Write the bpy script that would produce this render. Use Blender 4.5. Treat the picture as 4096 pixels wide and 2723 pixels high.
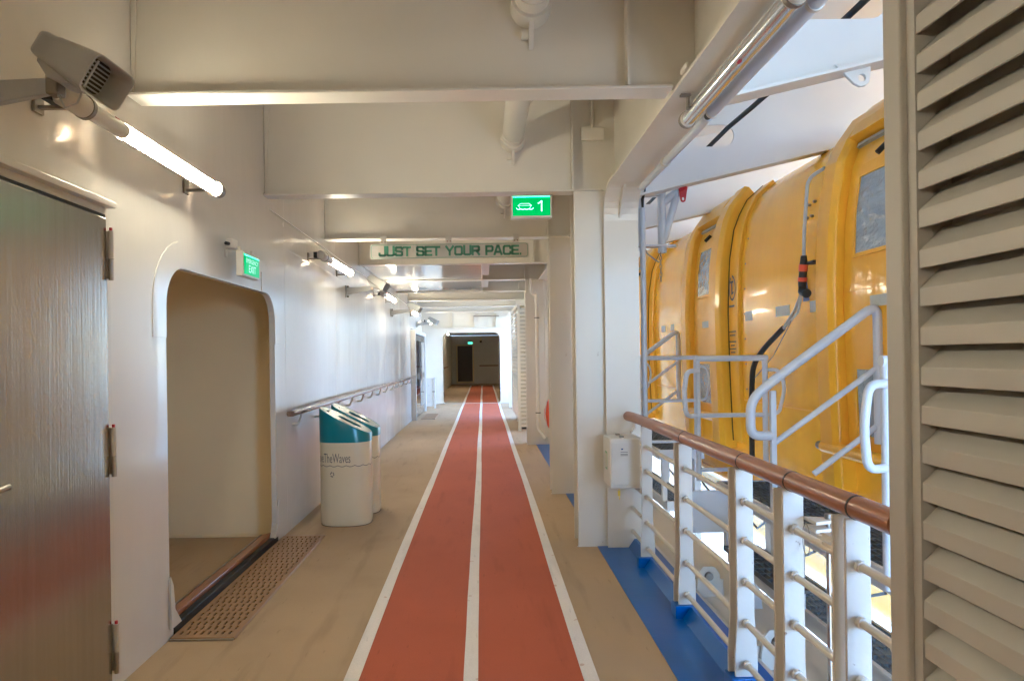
import bpy, bmesh, math, random
from mathutils import Vector, Matrix, noise
random.seed(7)
R = math.radians
PI = math.pi
for o in list(bpy.data.objects):
    bpy.data.objects.remove(o)
sc = bpy.context.scene
COL = sc.collection

# ------------------------------------------------------------------ camera, sky, sun, exposure
cd = bpy.data.cameras.new('Camera')
cam = bpy.data.objects.new('Camera', cd)
COL.objects.link(cam)
cam.location = (0, 0, 1.58)
cam.rotation_euler = (R(90), 0.014, 0)
cd.sensor_width = 36.0
cd.lens = 24.0
cd.shift_x = 0.0282
cd.shift_y = 0.01526
cd.clip_start = 0.05
cd.clip_end = 3000
sc.camera = cam

SUN_EL, SUN_AZ = R(44), R(98)          # azimuth clockwise from +Y (forward)
world = bpy.data.worlds.new('World')
sc.world = world
world.use_nodes = True
wn = world.node_tree.nodes
bg = wn['Background']
sky = wn.new('ShaderNodeTexSky')
sky.sky_type = 'NISHITA'
sky.sun_disc = False
sky.sun_elevation = SUN_EL
sky.sun_rotation = SUN_AZ
sky.dust_density = 0.3
sky.ozone_density = 1.5
world.node_tree.links.new(sky.outputs[0], bg.inputs[0])
bg.inputs[1].default_value = 0.15

sd = bpy.data.lights.new('sun', 'SUN')
sd.energy = 4.0
sd.angle = R(0.5)
sd.color = (1.0, 0.94, 0.84)
sun = bpy.data.objects.new('sun', sd)
COL.objects.link(sun)
sdir = Vector((math.sin(SUN_AZ) * math.cos(SUN_EL), math.cos(SUN_AZ) * math.cos(SUN_EL), math.sin(SUN_EL)))
sun.rotation_euler = sdir.to_track_quat('Z', 'Y').to_euler()
sun.location = (30, -20, 40)

sc.view_settings.view_transform = 'Standard'
sc.view_settings.look = 'None'
sc.view_settings.gamma = 1.0
sc.view_settings.exposure = 3.42
sc.view_settings.use_white_balance = True
sc.view_settings.white_balance_temperature = 4600
sc.view_settings.white_balance_tint = 8
sc.view_settings.use_curve_mapping = False
sc.render.engine = 'CYCLES'
sc.cycles.use_denoising = True
sc.cycles.max_bounces = 8
sc.cycles.adaptive_threshold = 0.02
sc.cycles.diffuse_bounces = 6
sc.cycles.glossy_bounces = 4
sc.cycles.sample_clamp_indirect = 8.0
LAMP = 12.6                            # radiance of the lit tubes

# ------------------------------------------------------------------ materials
def lin(c):
    return tuple((x / 12.92 if x <= 0.04045 else ((x + 0.055) / 1.055) ** 2.4) for x in c)

def mat(name, col, rough=0.5, metal=0.0, coat=0.0, coat_rough=0.08, var=0.06, vscale=3.0, bump=0.0, bscale=20.0,
        bstretch=(1, 1, 1), dirt=0.0, spec=0.5, emit=0.0, fine=0.0, fscale=180.0, aniso=0.0, rvar=0.0, vstretch=(1, 1, 1), scuff=0.0, chips=0.0, chipcol=(0.16, 0.075, 0.03), chipscale=7.0, chiplim=0.70, arot=0.0):
    m = bpy.data.materials.new(name)
    m.use_nodes = True
    nt = m.node_tree
    N, L = nt.nodes, nt.links
    b = N['Principled BSDF']
    b.inputs['Roughness'].default_value = rough
    b.inputs['Metallic'].default_value = metal
    b.inputs['Coat Weight'].default_value = coat
    b.inputs['Coat Roughness'].default_value = coat_rough
    b.inputs['Specular IOR Level'].default_value = spec
    tc = N.new('ShaderNodeTexCoord')
    def nz(scale, stretch=(1, 1, 1), detail=4):
        mp = N.new('ShaderNodeMapping')
        mp.inputs['Scale'].default_value = stretch
        L.new(tc.outputs['Object'], mp.inputs['Vector'])
        t = N.new('ShaderNodeTexNoise')
        t.inputs['Scale'].default_value = scale
        t.inputs['Detail'].default_value = detail
        L.new(mp.outputs[0], t.inputs['Vector'])
        return t
    c = col
    t = nz(vscale, vstretch)
    mx = N.new('ShaderNodeMix'); mx.data_type = 'RGBA'
    mx.inputs[6].default_value = (*[x * (1 - var) for x in c], 1)
    mx.inputs[7].default_value = (*[min(1, x * (1 + var)) for x in c], 1)
    L.new(t.outputs['Fac'], mx.inputs[0])
    out = mx.outputs[2]
    if fine:
        t2 = nz(fscale, detail=2)
        cr = N.new('ShaderNodeMapRange')
        cr.inputs[1].default_value = 0.3; cr.inputs[2].default_value = 0.7
        cr.inputs[3].default_value = 1 - fine; cr.inputs[4].default_value = 1 + fine
        L.new(t2.outputs['Fac'], cr.inputs[0])
        mm = N.new('ShaderNodeMix'); mm.data_type = 'RGBA'; mm.blend_type = 'MULTIPLY'
        mm.inputs[0].default_value = 1.0
        L.new(out, mm.inputs[6]); L.new(cr.outputs[0], mm.inputs[7])
        out = mm.outputs[2]
    if dirt:
        t3 = nz(1.7, (1, 1, 1), 8)
        cr = N.new('ShaderNodeMapRange')
        cr.inputs[1].default_value = 0.55; cr.inputs[2].default_value = 0.8
        cr.inputs[3].default_value = 0; cr.inputs[4].default_value = dirt
        L.new(t3.outputs['Fac'], cr.inputs[0])
        mm = N.new('ShaderNodeMix'); mm.data_type = 'RGBA'
        L.new(cr.outputs[0], mm.inputs[0]); L.new(out, mm.inputs[6])
        mm.inputs[7].default_value = (*[x * k for x, k in zip(c, (0.55, 0.48, 0.4))], 1)
        out = mm.outputs[2]
    def layer(tex, lo, hi, amt, colr, o_):
        cr = N.new('ShaderNodeMapRange')
        cr.inputs[1].default_value = lo; cr.inputs[2].default_value = hi
        cr.inputs[3].default_value = 0; cr.inputs[4].default_value = amt
        L.new(tex.outputs['Fac'], cr.inputs[0])
        mm = N.new('ShaderNodeMix'); mm.data_type = 'RGBA'
        L.new(cr.outputs[0], mm.inputs[0]); L.new(o_, mm.inputs[6])
        mm.inputs[7].default_value = (*colr, 1)
        return mm.outputs[2]
    if scuff:
        out = layer(nz(2.2, (4.0, 0.5, 1), 9), 0.56, 0.72, scuff, [x * 0.45 for x in c], out)
        out = layer(nz(0.8, (1.6, 0.8, 1), 7), 0.52, 0.70, scuff * 0.8, [min(1, x * 1.35) for x in c], out)
        out = layer(nz(16, (2.5, 0.4, 1), 6), 0.66, 0.72, scuff, [x * 0.35 for x in c], out)
    if chips:
        out = layer(nz(chipscale, (1, 1, 1), 10), chiplim, chiplim + 0.03, chips, chipcol, out)
    L.new(out, b.inputs['Base Color'])
    if rvar:
        t4 = nz(2.3, (1, 1, 1), 6)
        cr = N.new('ShaderNodeMapRange')
        cr.inputs[3].default_value = max(0.02, rough - rvar); cr.inputs[4].default_value = rough + rvar
        L.new(t4.outputs['Fac'], cr.inputs[0]); L.new(cr.outputs[0], b.inputs['Roughness'])
    if bump:
        t5 = nz(bscale, bstretch, 3)
        bp = N.new('ShaderNodeBump')
        bp.inputs['Strength'].default_value = 1.0
        bp.inputs['Distance'].default_value = bump
        L.new(t5.outputs['Fac'], bp.inputs['Height'])
        L.new(bp.outputs[0], b.inputs['Normal'])
        if coat:
            L.new(bp.outputs[0], b.inputs['Coat Normal'])
    if emit:
        b.inputs['Emission Color'].default_value = (*col, 1)
        b.inputs['Emission Strength'].default_value = emit
    if aniso:
        b.inputs['Anisotropic'].default_value = aniso
        tg = N.new('ShaderNodeTangent'); tg.direction_type = 'RADIAL'; tg.axis = 'Z'
        L.new(tg.outputs[0], b.inputs['Tangent'])
        b.inputs['Anisotropic Rotation'].default_value = arot
    return m

M = {}
M['wall'] = mat('gloss_white_wall_paint', (0.70, 0.675, 0.63), 0.24, coat=0.3, coat_rough=0.12, var=0.03, vscale=1.2, bump=0.006, bscale=1.0, bstretch=(1, 2.6, 0.35), dirt=0.12, rvar=0.07, chips=0.5, chipcol=(0.36, 0.27, 0.19), chipscale=5, chiplim=0.735)
M['white'] = mat('white_steel_paint', (0.77, 0.74, 0.66), 0.32, coat=0.15, var=0.03, bump=0.0010, bscale=9, dirt=0.10, rvar=0.06, chips=0.6, chipcol=(0.30, 0.19, 0.11), chipscale=8, chiplim=0.74)
M['soffit'] = mat('gloss_ceiling_panel', (0.78, 0.78, 0.75), 0.10, coat=0.5, coat_rough=0.03, var=0.02, bump=0.004, bscale=1.6, bstretch=(1, 1, 1))
M['cream'] = mat('cream_alcove_paint', (0.88, 0.74, 0.46), 0.42, var=0.03, bump=0.0006, bscale=12, dirt=0.05)
M['floor'] = mat('beige_deck_coating', (0.43, 0.32, 0.19), 0.75, var=0.10, vscale=0.9, bump=0.0012, bscale=320, dirt=0.25, fine=0.10, fscale=260, scuff=0.30)
M['track'] = mat('terracotta_track_coating', (0.44, 0.105, 0.042), 0.8, var=0.10, vscale=1.1, bump=0.0012, bscale=320, dirt=0.15, fine=0.12, fscale=260, scuff=0.30)
M['line'] = mat('white_line_paint', (0.78, 0.75, 0.72), 0.6, var=0.05, vscale=6, fine=0.06, dirt=0.18, scuff=0.30, chips=0.55, chipcol=(0.45, 0.25, 0.16), chipscale=14, chiplim=0.67, bump=0.0006, bscale=260)
M['blue'] = mat('blue_deck_paint', (0.010, 0.11, 0.46), 0.32, coat=0.15, var=0.10, bump=0.002, bscale=6, dirt=0.25, scuff=0.25)
M['yellow'] = mat('yellow_gel_coat', (0.90, 0.50, 0.004), 0.22, spec=0.35, coat=0.2, coat_rough=0.04, var=0.09, vscale=2.0, vstretch=(1, 3, 0.35), bump=0.004, bscale=0.9, bstretch=(1, 1, 1), dirt=0.05)
M['yellow_dark'] = mat('yellow_canvas', (0.90, 0.49, 0.002), 0.36, coat=0.25, var=0.07, bump=0.006, bscale=5, bstretch=(1, 1.5, 0.5))
M['steel'] = mat('brushed_stainless_steel', (0.48, 0.455, 0.42), 0.21, metal=1.0, var=0.14, vscale=40, vstretch=(1, 1, 0.02), bump=0.0006, bscale=120, bstretch=(1, 1, 0.006))
M['chrome'] = mat('worn_steel', (0.45, 0.42, 0.38), 0.32, metal=1.0, var=0.25, vscale=14)
M['hardware'] = mat('dull_steel_hardware', (0.30, 0.27, 0.23), 0.45, metal=0.8, var=0.25, vscale=20)
M['wood'] = mat('varnished_teak', (0.31, 0.125, 0.05), 0.34, coat=0.25, var=0.35, vscale=14, vstretch=(6, 0.5, 6), bump=0.0006, bscale=60, bstretch=(3, 0.3, 3))
M['wood_grey'] = mat('worn_grey_teak', (0.23, 0.145, 0.10), 0.22, coat=0.4, var=0.3, vscale=14, vstretch=(6, 0.5, 6))
M['speaker'] = mat('grey_speaker_plastic', (0.50, 0.505, 0.50), 0.5, var=0.05, bump=0.0003, bscale=200)
M['dark'] = mat('dark_grille', (0.03, 0.03, 0.035), 0.55, var=0.2)
M['black'] = mat('black_rubber', (0.018, 0.018, 0.02), 0.55, var=0.2, bump=0.0004, bscale=90)
M['louvre'] = mat('dimmed_white_louvre_paint', (0.50, 0.485, 0.44), 0.4, var=0.07, vscale=2.5, bump=0.0012, bscale=7, dirt=0.30, rvar=0.08, chips=0.7, chipcol=(0.30, 0.25, 0.19), chipscale=9, chiplim=0.72)  # white paint darkened to grey-beige, putting the dim light into the colour
M['grate'] = mat('galvanised_grating', (0.13, 0.14, 0.15), 0.5, metal=0.5, var=0.3, vscale=12)
M['tread'] = mat('tan_perforated_plate', (0.34, 0.21, 0.10), 0.5, var=0.08, dirt=0.2, bump=0.0004, bscale=150)
M['teal'] = mat('teal_plastic', (0.015, 0.21, 0.26), 0.28, coat=0.4, var=0.06, bump=0.0006, bscale=12)
M['teal_top'] = mat('pale_teal_lid_top', (0.10, 0.24, 0.27), 0.25, coat=0.4, var=0.06)
M['bin'] = mat('cream_bin_shell', (0.74, 0.66, 0.46), 0.25, coat=0.3, var=0.03, dirt=0.05)
M['ink'] = mat('grey_print', (0.12, 0.12, 0.13), 0.5, var=0.1)
M['greenink'] = mat('green_lettering', (0.15, 0.40, 0.25), 0.4, var=0.05)
M['signplate'] = mat('ivory_sign_plate', (0.70, 0.67, 0.60), 0.3, coat=0.3, var=0.03, dirt=0.1)
M['rail'] = mat('grey_rail_paint', (0.60, 0.64, 0.72), 0.35, coat=0.2, var=0.06, bump=0.0006, bscale=30, dirt=0.15)
M['fence'] = mat('white_rail_paint', (0.63, 0.595, 0.53), 0.4, coat=0.2, var=0.05, bump=0.0014, bscale=22, dirt=0.25, chips=0.8, chipscale=16, chiplim=0.71)
M['red'] = mat('red_rubber_cap', (0.45, 0.02, 0.035), 0.35, var=0.15, bump=0.002, bscale=60)
M['orange'] = mat('orange_lifebuoy', (0.75, 0.10, 0.02), 0.4, var=0.08)
M['tape'] = mat('retro_reflective_tape', (0.48, 0.52, 0.52), 0.4, var=0.08, vscale=30)
M['vinyl'] = mat('clear_vinyl_window', (0.30, 0.38, 0.50), 0.10, coat=0.9, coat_rough=0.03, var=0.35, vscale=5, vstretch=(1, 1, 2.2), bump=0.03, bscale=5.5, bstretch=(1, 1.4, 2.4))
M['glass'] = mat('dark_door_glass', (0.03, 0.05, 0.08), 0.06, coat=1.0, coat_rough=0.02, var=0.1)
M['sticker'] = mat('white_sticker', (0.72, 0.72, 0.70), 0.4, var=0.04)
M['navy'] = mat('navy_print', (0.03, 0.07, 0.24), 0.4, var=0.1)
M['yellow_tag'] = mat('yellow_tag', (0.75, 0.55, 0.03), 0.4, var=0.1)
M['bronze'] = mat('dark_door_panel', (0.09, 0.075, 0.065), 0.45, var=0.15)
M['quay'] = mat('pale_concrete_quay', (0.19, 0.17, 0.135), 0.85, var=0.15, vscale=0.2, dirt=0.2)
M['hull'] = mat('white_hull_paint', (0.76, 0.75, 0.72), 0.35, var=0.04)
M['water'] = mat('harbour_water', (0.02, 0.06, 0.08), 0.12, var=0.2, vscale=0.1, bump=0.25, bscale=0.5)
M['tube'] = mat('lit_tube', (1.0, 0.72, 0.37), 0.3, var=0.0, emit=LAMP)
M['green'] = mat('green_backlit_panel', (0.0, 0.55, 0.075), 0.3, var=0.0, emit=0.055)
M['greenlite'] = mat('pale_green_backlit_edge', (0.25, 1.0, 0.40), 0.3, var=0.0, emit=0.22)
M['signwhite'] = mat('white_backlit_mark', (0.9, 1.0, 0.9), 0.3, var=0.0, emit=0.06)

def tubeglass():
    m = bpy.data.materials.new('clear_lamp_tube'); m.use_nodes = True
    b = m.node_tree.nodes['Principled BSDF']
    b.inputs['Base Color'].default_value = (0.72, 0.73, 0.74, 1)
    b.inputs['Roughness'].default_value = 0.16
    b.inputs['Metallic'].default_value = 0.75
    b.inputs['Coat Weight'].default_value = 1.0
    b.inputs['Coat Roughness'].default_value = 0.03
    return m
M['tubeglass'] = tubeglass()

# ------------------------------------------------------------------ mesh helpers
def link(o, parent=None):
    COL.objects.link(o)
    if parent is not None:
        o.parent = parent
    return o

def tag(o, label=None, cat=None, group=None, kind=None):
    if label: o['label'] = label
    if cat: o['category'] = cat
    if group: o['group'] = group
    if kind: o['kind'] = kind
    return o

def thing(name, label, cat, loc=(0, 0, 0), rz=0, group=None):
    o = bpy.data.objects.new(name, None)
    o.empty_display_size = 0.1
    link(o)
    o.location = loc
    o.rotation_euler = (0, 0, rz)
    return tag(o, label, cat, group, 'thing')

def fillet(pts, r, n=5):
    pts = [Vector(p) for p in pts]
    out = [pts[0]]
    for i in range(1, len(pts) - 1):
        a, b, c = pts[i - 1], pts[i], pts[i + 1]
        u, v = (a - b), (c - b)
        rr = min(r, u.length * 0.48, v.length * 0.48)
        p, q = b + u.normalized() * rr, b + v.normalized() * rr
        for k in range(n + 1):
            t = k / n
            out.append(p * (1 - t) ** 2 + b * 2 * t * (1 - t) + q * t * t)
    out.append(pts[-1])
    return out

class B:
    def __init__(s):
        s.v, s.f, s.sm = [], [], []
    def add(s, vs, fs, smooth=False):
        k = len(s.v)
        s.v += [tuple(v) for v in vs]
        s.f += [tuple(i + k for i in f) for f in fs]
        s.sm += [smooth] * len(fs)
        return s
    def box(s, x0, x1, y0, y1, z0, z1):
        x0, x1 = min(x0, x1), max(x0, x1); y0, y1 = min(y0, y1), max(y0, y1); z0, z1 = min(z0, z1), max(z0, z1)
        vs = [(x, y, z) for z in (z0, z1) for y in (y0, y1) for x in (x0, x1)]
        fs = [(0, 2, 3, 1), (4, 5, 7, 6), (0, 1, 5, 4), (2, 6, 7, 3), (0, 4, 6, 2), (1, 3, 7, 5)]
        return s.add(vs, fs)
    def obox(s, c, ax, ay, az):
        c, ax, ay, az = Vector(c), Vector(ax), Vector(ay), Vector(az)
        vs = [c + ax * i + ay * j + az * k for k in (-1, 1) for j in (-1, 1) for i in (-1, 1)]
        fs = [(0, 2, 3, 1), (4, 5, 7, 6), (0, 1, 5, 4), (2, 6, 7, 3), (0, 4, 6, 2), (1, 3, 7, 5)]
        return s.add(vs, fs)
    def tube(s, pts, r, n=12, cap=True, closed=False):
        pts = [Vector(p) for p in pts]
        m = len(pts)
        rs = r if isinstance(r, (list, tuple)) else [r] * m
        rings = []
        up = None
        for i in range(m):
            if closed:
                d = pts[(i + 1) % m] - pts[i - 1]
            else:
                d = pts[min(i + 1, m - 1)] - pts[max(i - 1, 0)]
            d.normalize()
            if up is None:
                up = Vector((0, 0, 1)) if abs(d.z) < 0.9 else Vector((1, 0, 0))
            a = d.cross(up)
            if a.length < 1e-4:
                a = d.cross(Vector((0.3, 0.9, 0.1)))
            a.normalize()
            up = a.cross(d).normalized()
            rings.append([pts[i] + (a * math.cos(2 * PI * k / n) + up * math.sin(2 * PI * k / n)) * rs[i] for k in range(n)])
        vs = [p for q in rings for p in q]
        fs = []
        for i in range(m if closed else m - 1):
            j = (i + 1) % m
            for k in range(n):
                l = (k + 1) % n
                fs.append((i * n + k, i * n + l, j * n + l, j * n + k))
        s.add(vs, fs, True)
        if cap and not closed:
            s.add(rings[0], [tuple(range(n))[::-1]])
            s.add(rings[-1], [tuple(range(n))])
        return s
    def cyl(s, a, b, r, n=16):
        return s.tube([a, b], r, n)
    def loft(s, rings, cap=True, smooth=True):
        n = len(rings[0])
        vs = [p for q in rings for p in q]
        fs = []
        for i in range(len(rings) - 1):
            for k in range(n):
                l = (k + 1) % n
                fs.append((i * n + k, i * n + l, (i + 1) * n + l, (i + 1) * n + k))
        s.add(vs, fs, smooth)
        if cap:
            s.add(rings[0], [tuple(range(n))[::-1]])
            s.add(rings[-1], [tuple(range(n))])
        return s
    def prism(s, poly, d):
        """poly: 3-D loop (convex enough), extruded by vector d"""
        d = Vector(d)
        p = [Vector(q) for q in poly]
        n = len(p)
        vs = p + [q + d for q in p]
        fs = [tuple(range(n))[::-1], tuple(range(n, 2 * n))] + [(i, (i + 1) % n, (i + 1) % n + n, i + n) for i in range(n)]
        return s.add(vs, fs)
    def build(s, name, m, parent=None, bevel=0.0, fix=True):
        me = bpy.data.meshes.new(name)
        me.from_pydata(s.v, [], s.f)
        me.polygons.foreach_set('use_smooth', s.sm)
        if fix:
            bm = bmesh.new(); bm.from_mesh(me)
            bmesh.ops.recalc_face_normals(bm, faces=bm.faces)
            bm.to_mesh(me); bm.free()
        me.update()
        me.materials.append(M[m] if isinstance(m, str) else m)
        o = bpy.data.objects.new(name, me)
        if bevel:
            bv = o.modifiers.new('bevel', 'BEVEL'); bv.width = bevel; bv.segments = 2; bv.limit_method = 'ANGLE'; bv.angle_limit = R(40)
        return link(o, parent)

def copy_tree(o, parent=None):
    c = o.copy()
    COL.objects.link(c)
    c.parent = parent
    for ch in [x for x in bpy.data.objects if x.parent == o]:
        copy_tree(ch, c)
    return c

def rrect(u0, u1, v0, v1, r, n=6, rb=None):
    """rounded rectangle loop in 2-D; rb radius for the lower corners"""
    rb = r if rb is None else rb
    out = []
    for (cu, cv, a0, q) in ((u1 - rb, v0 + rb, -90, rb), (u1 - r, v1 - r, 0, r), (u0 + r, v1 - r, 90, r), (u0 + rb, v0 + rb, 180, rb)):
        for k in range(n + 1):
            a = R(a0 + 90 * k / n)
            out.append((cu + q * math.cos(a), cv + q * math.sin(a)))
    return out

def plate(name, m, outer, holes, fn, d, parent=None, bevel=0.0):
    """flat plate with holes: 2-D loops mapped by fn to 3-D, thickness vector d"""
    bm = bmesh.new()
    es = []
    for loop in [outer] + holes:
        vs = [bm.verts.new(fn(*p)) for p in loop]
        for i in range(len(vs)):
            es.append(bm.edges.new((vs[i], vs[(i + 1) % len(vs)])))
    bmesh.ops.triangle_fill(bm, use_beauty=True, use_dissolve=False, edges=es)
    g = bmesh.ops.extrude_face_region(bm, geom=bm.faces[:])
    bmesh.ops.translate(bm, vec=Vector(d), verts=[v for v in g['geom'] if isinstance(v, bmesh.types.BMVert)])
    bmesh.ops.recalc_face_normals(bm, faces=bm.faces)
    me = bpy.data.meshes.new(name)
    bm.to_mesh(me); bm.free()
    me.materials.append(M[m])
    o = bpy.data.objects.new(name, me)
    if bevel:
        bv = o.modifiers.new('bevel', 'BEVEL'); bv.width = bevel; bv.segments = 2; bv.limit_method = 'ANGLE'; bv.angle_limit = R(60)
    return link(o, parent)

def stroke2d(b, pts, t, fn, th):
    """flat strokes (thickness t) through 2-D points, mapped by fn(u,v,w)"""
    for (a, c) in zip(pts[:-1], pts[1:]):
        a, c = Vector(a), Vector(c)
        d = (c - a)
        if d.length < 1e-6: continue
        d.normalize()
        nrm = Vector((-d.y, d.x)) * t / 2
        e = d * t * 0.30
        q = [a - e + nrm, a - e - nrm, c + e - nrm, c + e + nrm]
        vs = [fn(p.x, p.y, 0) for p in q] + [fn(p.x, p.y, th) for p in q]
        b.add(vs, [(0, 1, 2, 3), (7, 6, 5, 4), (0, 4, 5, 1), (1, 5, 6, 2), (2, 6, 7, 3), (3, 7, 4, 0)])

def textmesh(txt, size):
    cu = bpy.data.curves.new('t', 'FONT')
    cu.body = txt; cu.size = size; cu.resolution_u = 3
    o = bpy.data.objects.new('t', cu)
    COL.objects.link(o)
    dg = bpy.context.evaluated_depsgraph_get()
    me = bpy.data.meshes.new_from_object(o.evaluated_get(dg))
    vs = [tuple(v.co) for v in me.vertices]; fs = [tuple(p.vertices) for p in me.polygons]
    bpy.data.objects.remove(o); bpy.data.curves.remove(cu)
    return vs, fs

# ------------------------------------------------------------------ key dimensions
XW = -1.80            # inboard wall face
ZB = 2.93             # underside of the ceiling beams
FR = [3.47 + 2.16 * i for i in range(-4, 9)]      # frame stations
YEND = 22.9           # end wall
XR = 1.20             # side rail
ZC = 3.80             # deckhead

# ------------------------------------------------------------------ ground level, water, quay
tag(B().box(-60, 900, -900, 1500, -12.2, -12.0).build('sea', 'water'), kind='structure')
tag(B().box(8.0, 30, -120, 160, -11.9, -9.5).build('quay', 'quay'), kind='structure')

# ------------------------------------------------------------------ deck and running track
tag(B().box(-3.8, 1.32, -8, 39.5, -0.3, 0.0).build('deck_floor', 'floor'), kind='structure')
trk = tag(B().box(-0.70, 0.535, -8, 36.8, -0.05, 0.004).build('running_track', 'track'), kind='structure')
for x in (-0.67, -0.083, 0.505):
    rg = random.Random(int(x * 1000))
    n = 90
    vs = []
    for k in range(n + 1):
        y = -8 + 44.8 * k / n
        w = 0.036 + rg.uniform(-0.0015, 0.0015)
        o_ = 0.004 * math.sin(y * 0.9 + x)
        vs += [(x - w + o_, y, 0.008), (x + w + o_, y, 0.008)]
    B().add(vs, [(2 * k, 2 * k + 1, 2 * k + 3, 2 * k + 2) for k in range(n)]).build('lane_line', 'line', trk)
B().box(-0.70, 0.535, 36.8, 36.88, 0.0, 0.0085).build('lane_line', 'line', trk)

# blue gutter with its coaming
g = tag(B().box(0.92, 1.32, -8, 22.8, -0.02, 0.005).build('gutter', 'blue'), kind='structure')
B().prism([(1.165, -8, 0.005), (1.215, -8, 0.075), (1.215, -8, 0.004)], (0, 30.8, 0)).build('coaming', 'blue', g)
B().box(1.215, 1.32, -8, 22.8, 0.006, 0.075).build('coaming_top', 'blue', g)

# ------------------------------------------------------------------ inboard wall with the rounded doorway
OY0, OY1, OZ0, OZ1 = 3.88, 5.90, 0.004, 2.13
wl = thing('wall', 'long glossy white steel wall on the left, pierced by a rounded doorway', 'wall', (XW, 0, 0))
door_hole = rrect(OY0, OY1, OZ0, OZ1, 0.24, 8, rb=0.20)
DY0, DY1, DZ1 = 2.34, 3.20, 2.27
plate('wall_plating', 'wall', [(-8, 0), (17.05, 0), (17.05, ZC), (-8, ZC)], [door_hole], lambda y, z: (0, y, z), (-0.045, 0, 0), wl)
for (y, z0) in ((6.22, 0.02), (8.35, 0.02), (10.5, 0.02), (12.6, 0.02), (14.7, 0.02)):
    B().prism([(0, y - 0.007, z0), (0.0016, y, z0), (0, y + 0.007, z0)], (0, 0, 3.7)).build('weld_seam', 'wall', wl)
B().prism([(0, 6.3, 2.585), (0.0015, 6.3, 2.59), (0, 6.3, 2.595)], (0, 10.6, 0)).build('weld_seam', 'wall', wl)
# corner doublers of the doorway
for (y0, y1, z0, z1) in ((OY0 - 0.16, OY0 + 0.34, OZ1 - 0.42, OZ1 + 0.16), (OY1 - 0.34, OY1 + 0.16, OZ1 - 0.42, OZ1 + 0.16)):
    hole = door_hole
    outer = rrect(y0, y1, z0, z1, 0.07, 4)
    # keep the doubler outside the opening: an L-shaped ring around the corner
    left = y0 < OY0
    def arc(rad, n=8):
        cy, cz = (OY0 + 0.24, OZ1 - 0.24) if left else (OY1 - 0.24, OZ1 - 0.24)
        return [(cy + (-1 if left else 1) * rad * math.cos(R(90 * k / n)), cz + rad * math.sin(R(90 * k / n))) for k in range(n + 1)]
    inn, out_ = arc(0.243), arc(0.40)
    sgn = -1 if left else 1
    base = OY0 if left else OY1
    inn = [(base + sgn * 0.003, z0)] + inn + [(y1 if left else y0, OZ1 + 0.003)]
    out_ = [(base + sgn * 0.16, z0)] + out_ + [(y1 if left else y0, OZ1 + 0.16)]
    vs = [(0.005, *p) for p in inn] + [(0.005, *p) for p in out_] + [(0.0, *p) for p in inn] + [(0.0, *p) for p in out_]
    n = len(inn)
    fs = []
    for k in range(n - 1):
        fs += [(k, k + 1, n + k + 1, n + k), (k, 2 * n + k, 2 * n + k + 1, k + 1), (n + k, n + k + 1, 3 * n + k + 1, 3 * n + k)]
    fs += [(0, n, 3 * n, 2 * n), (n - 1, 2 * n - 1, 4 * n - 1, 3 * n - 1)]
    B().add(vs, fs).build('corner_doubler', 'wall', wl)
# lower corner fillets (flared feet)
for (y, s) in ((OY0, 1), (OY1, -1)):
    B().prism([(0.006, y - s * 0.02, 0.36), (0.006, y + s * 0.012, 0.30), (0.006, y + s * 0.03, 0.16), (0.006, y + s * 0.11, 0.06), (0.006, y - s * 0.02, 0.06)], (0.012, 0, 0)).build('foot_fillet', 'wall', wl)
# continuing wall beyond the glazed doors
B().box(-0.60, -0.5, 20.1, YEND, 0, ZC).build('recess_panel', 'wall', wl)
B().box(-0.5, 0.0, 20.05, 20.1, 0, ZC).build('recess_return', 'wall', wl)
B().box(-0.045, 0.0, 17.05, 20.05, 2.3, ZC).build('lintel_panel', 'wall', wl)
B().box(-0.12, -0.05, 17.05, 20.05, 0, 2.3).build('backing_panel', 'wall', wl)

# alcove behind the doorway
al = thing('alcove', 'cream painted alcove seen through the rounded doorway', 'alcove', (-2.7, 5, 0))
def alc(name, x0, x1, y0, y1, z0, z1, m='cream'):
    B().box(x0 + 2.7, x1 + 2.7, y0 - 5, y1 - 5, z0, z1).build(name, m, al)
alc('end_panel', -2.95, XW - 0.05, 6.10, 6.16, 0, 2.5)
alc('near_panel', -2.95, XW - 0.05, 3.30, 3.36, 0, 2.5)
alc('back_panel', -2.98, -2.92, 3.36, 6.10, 0, 2.5)
alc('ceiling_panel', -2.95, XW - 0.05, 3.3, 6.16, 2.5, 2.56)
alc('skirting_bead', -2.92, XW - 0.07, 6.085, 6.098, 0.0, 0.02)

# teak sill of the doorway
sl = thing('door_sill', 'teak threshold board with dark rubber edge in the rounded doorway', 'threshold', (XW, 4.92, 0))
B().prism([(-0.15, -1.02, 0.002), (-0.15, -1.02, 0.05), (-0.055, -1.02, 0.075), (-0.048, -1.02, 0.002)], (0, 2.06, 0)).build('board', 'wood', sl, 0.004)
B().box(-0.046, 0.004, -1.0, 1.0, 0.004, 0.055).build('rubber_edge', 'black', sl, 0.006)
B().box(-0.165, -0.151, -1.02, 1.04, 0.002, 0.053).build('metal_strip', 'chrome', sl)

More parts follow.
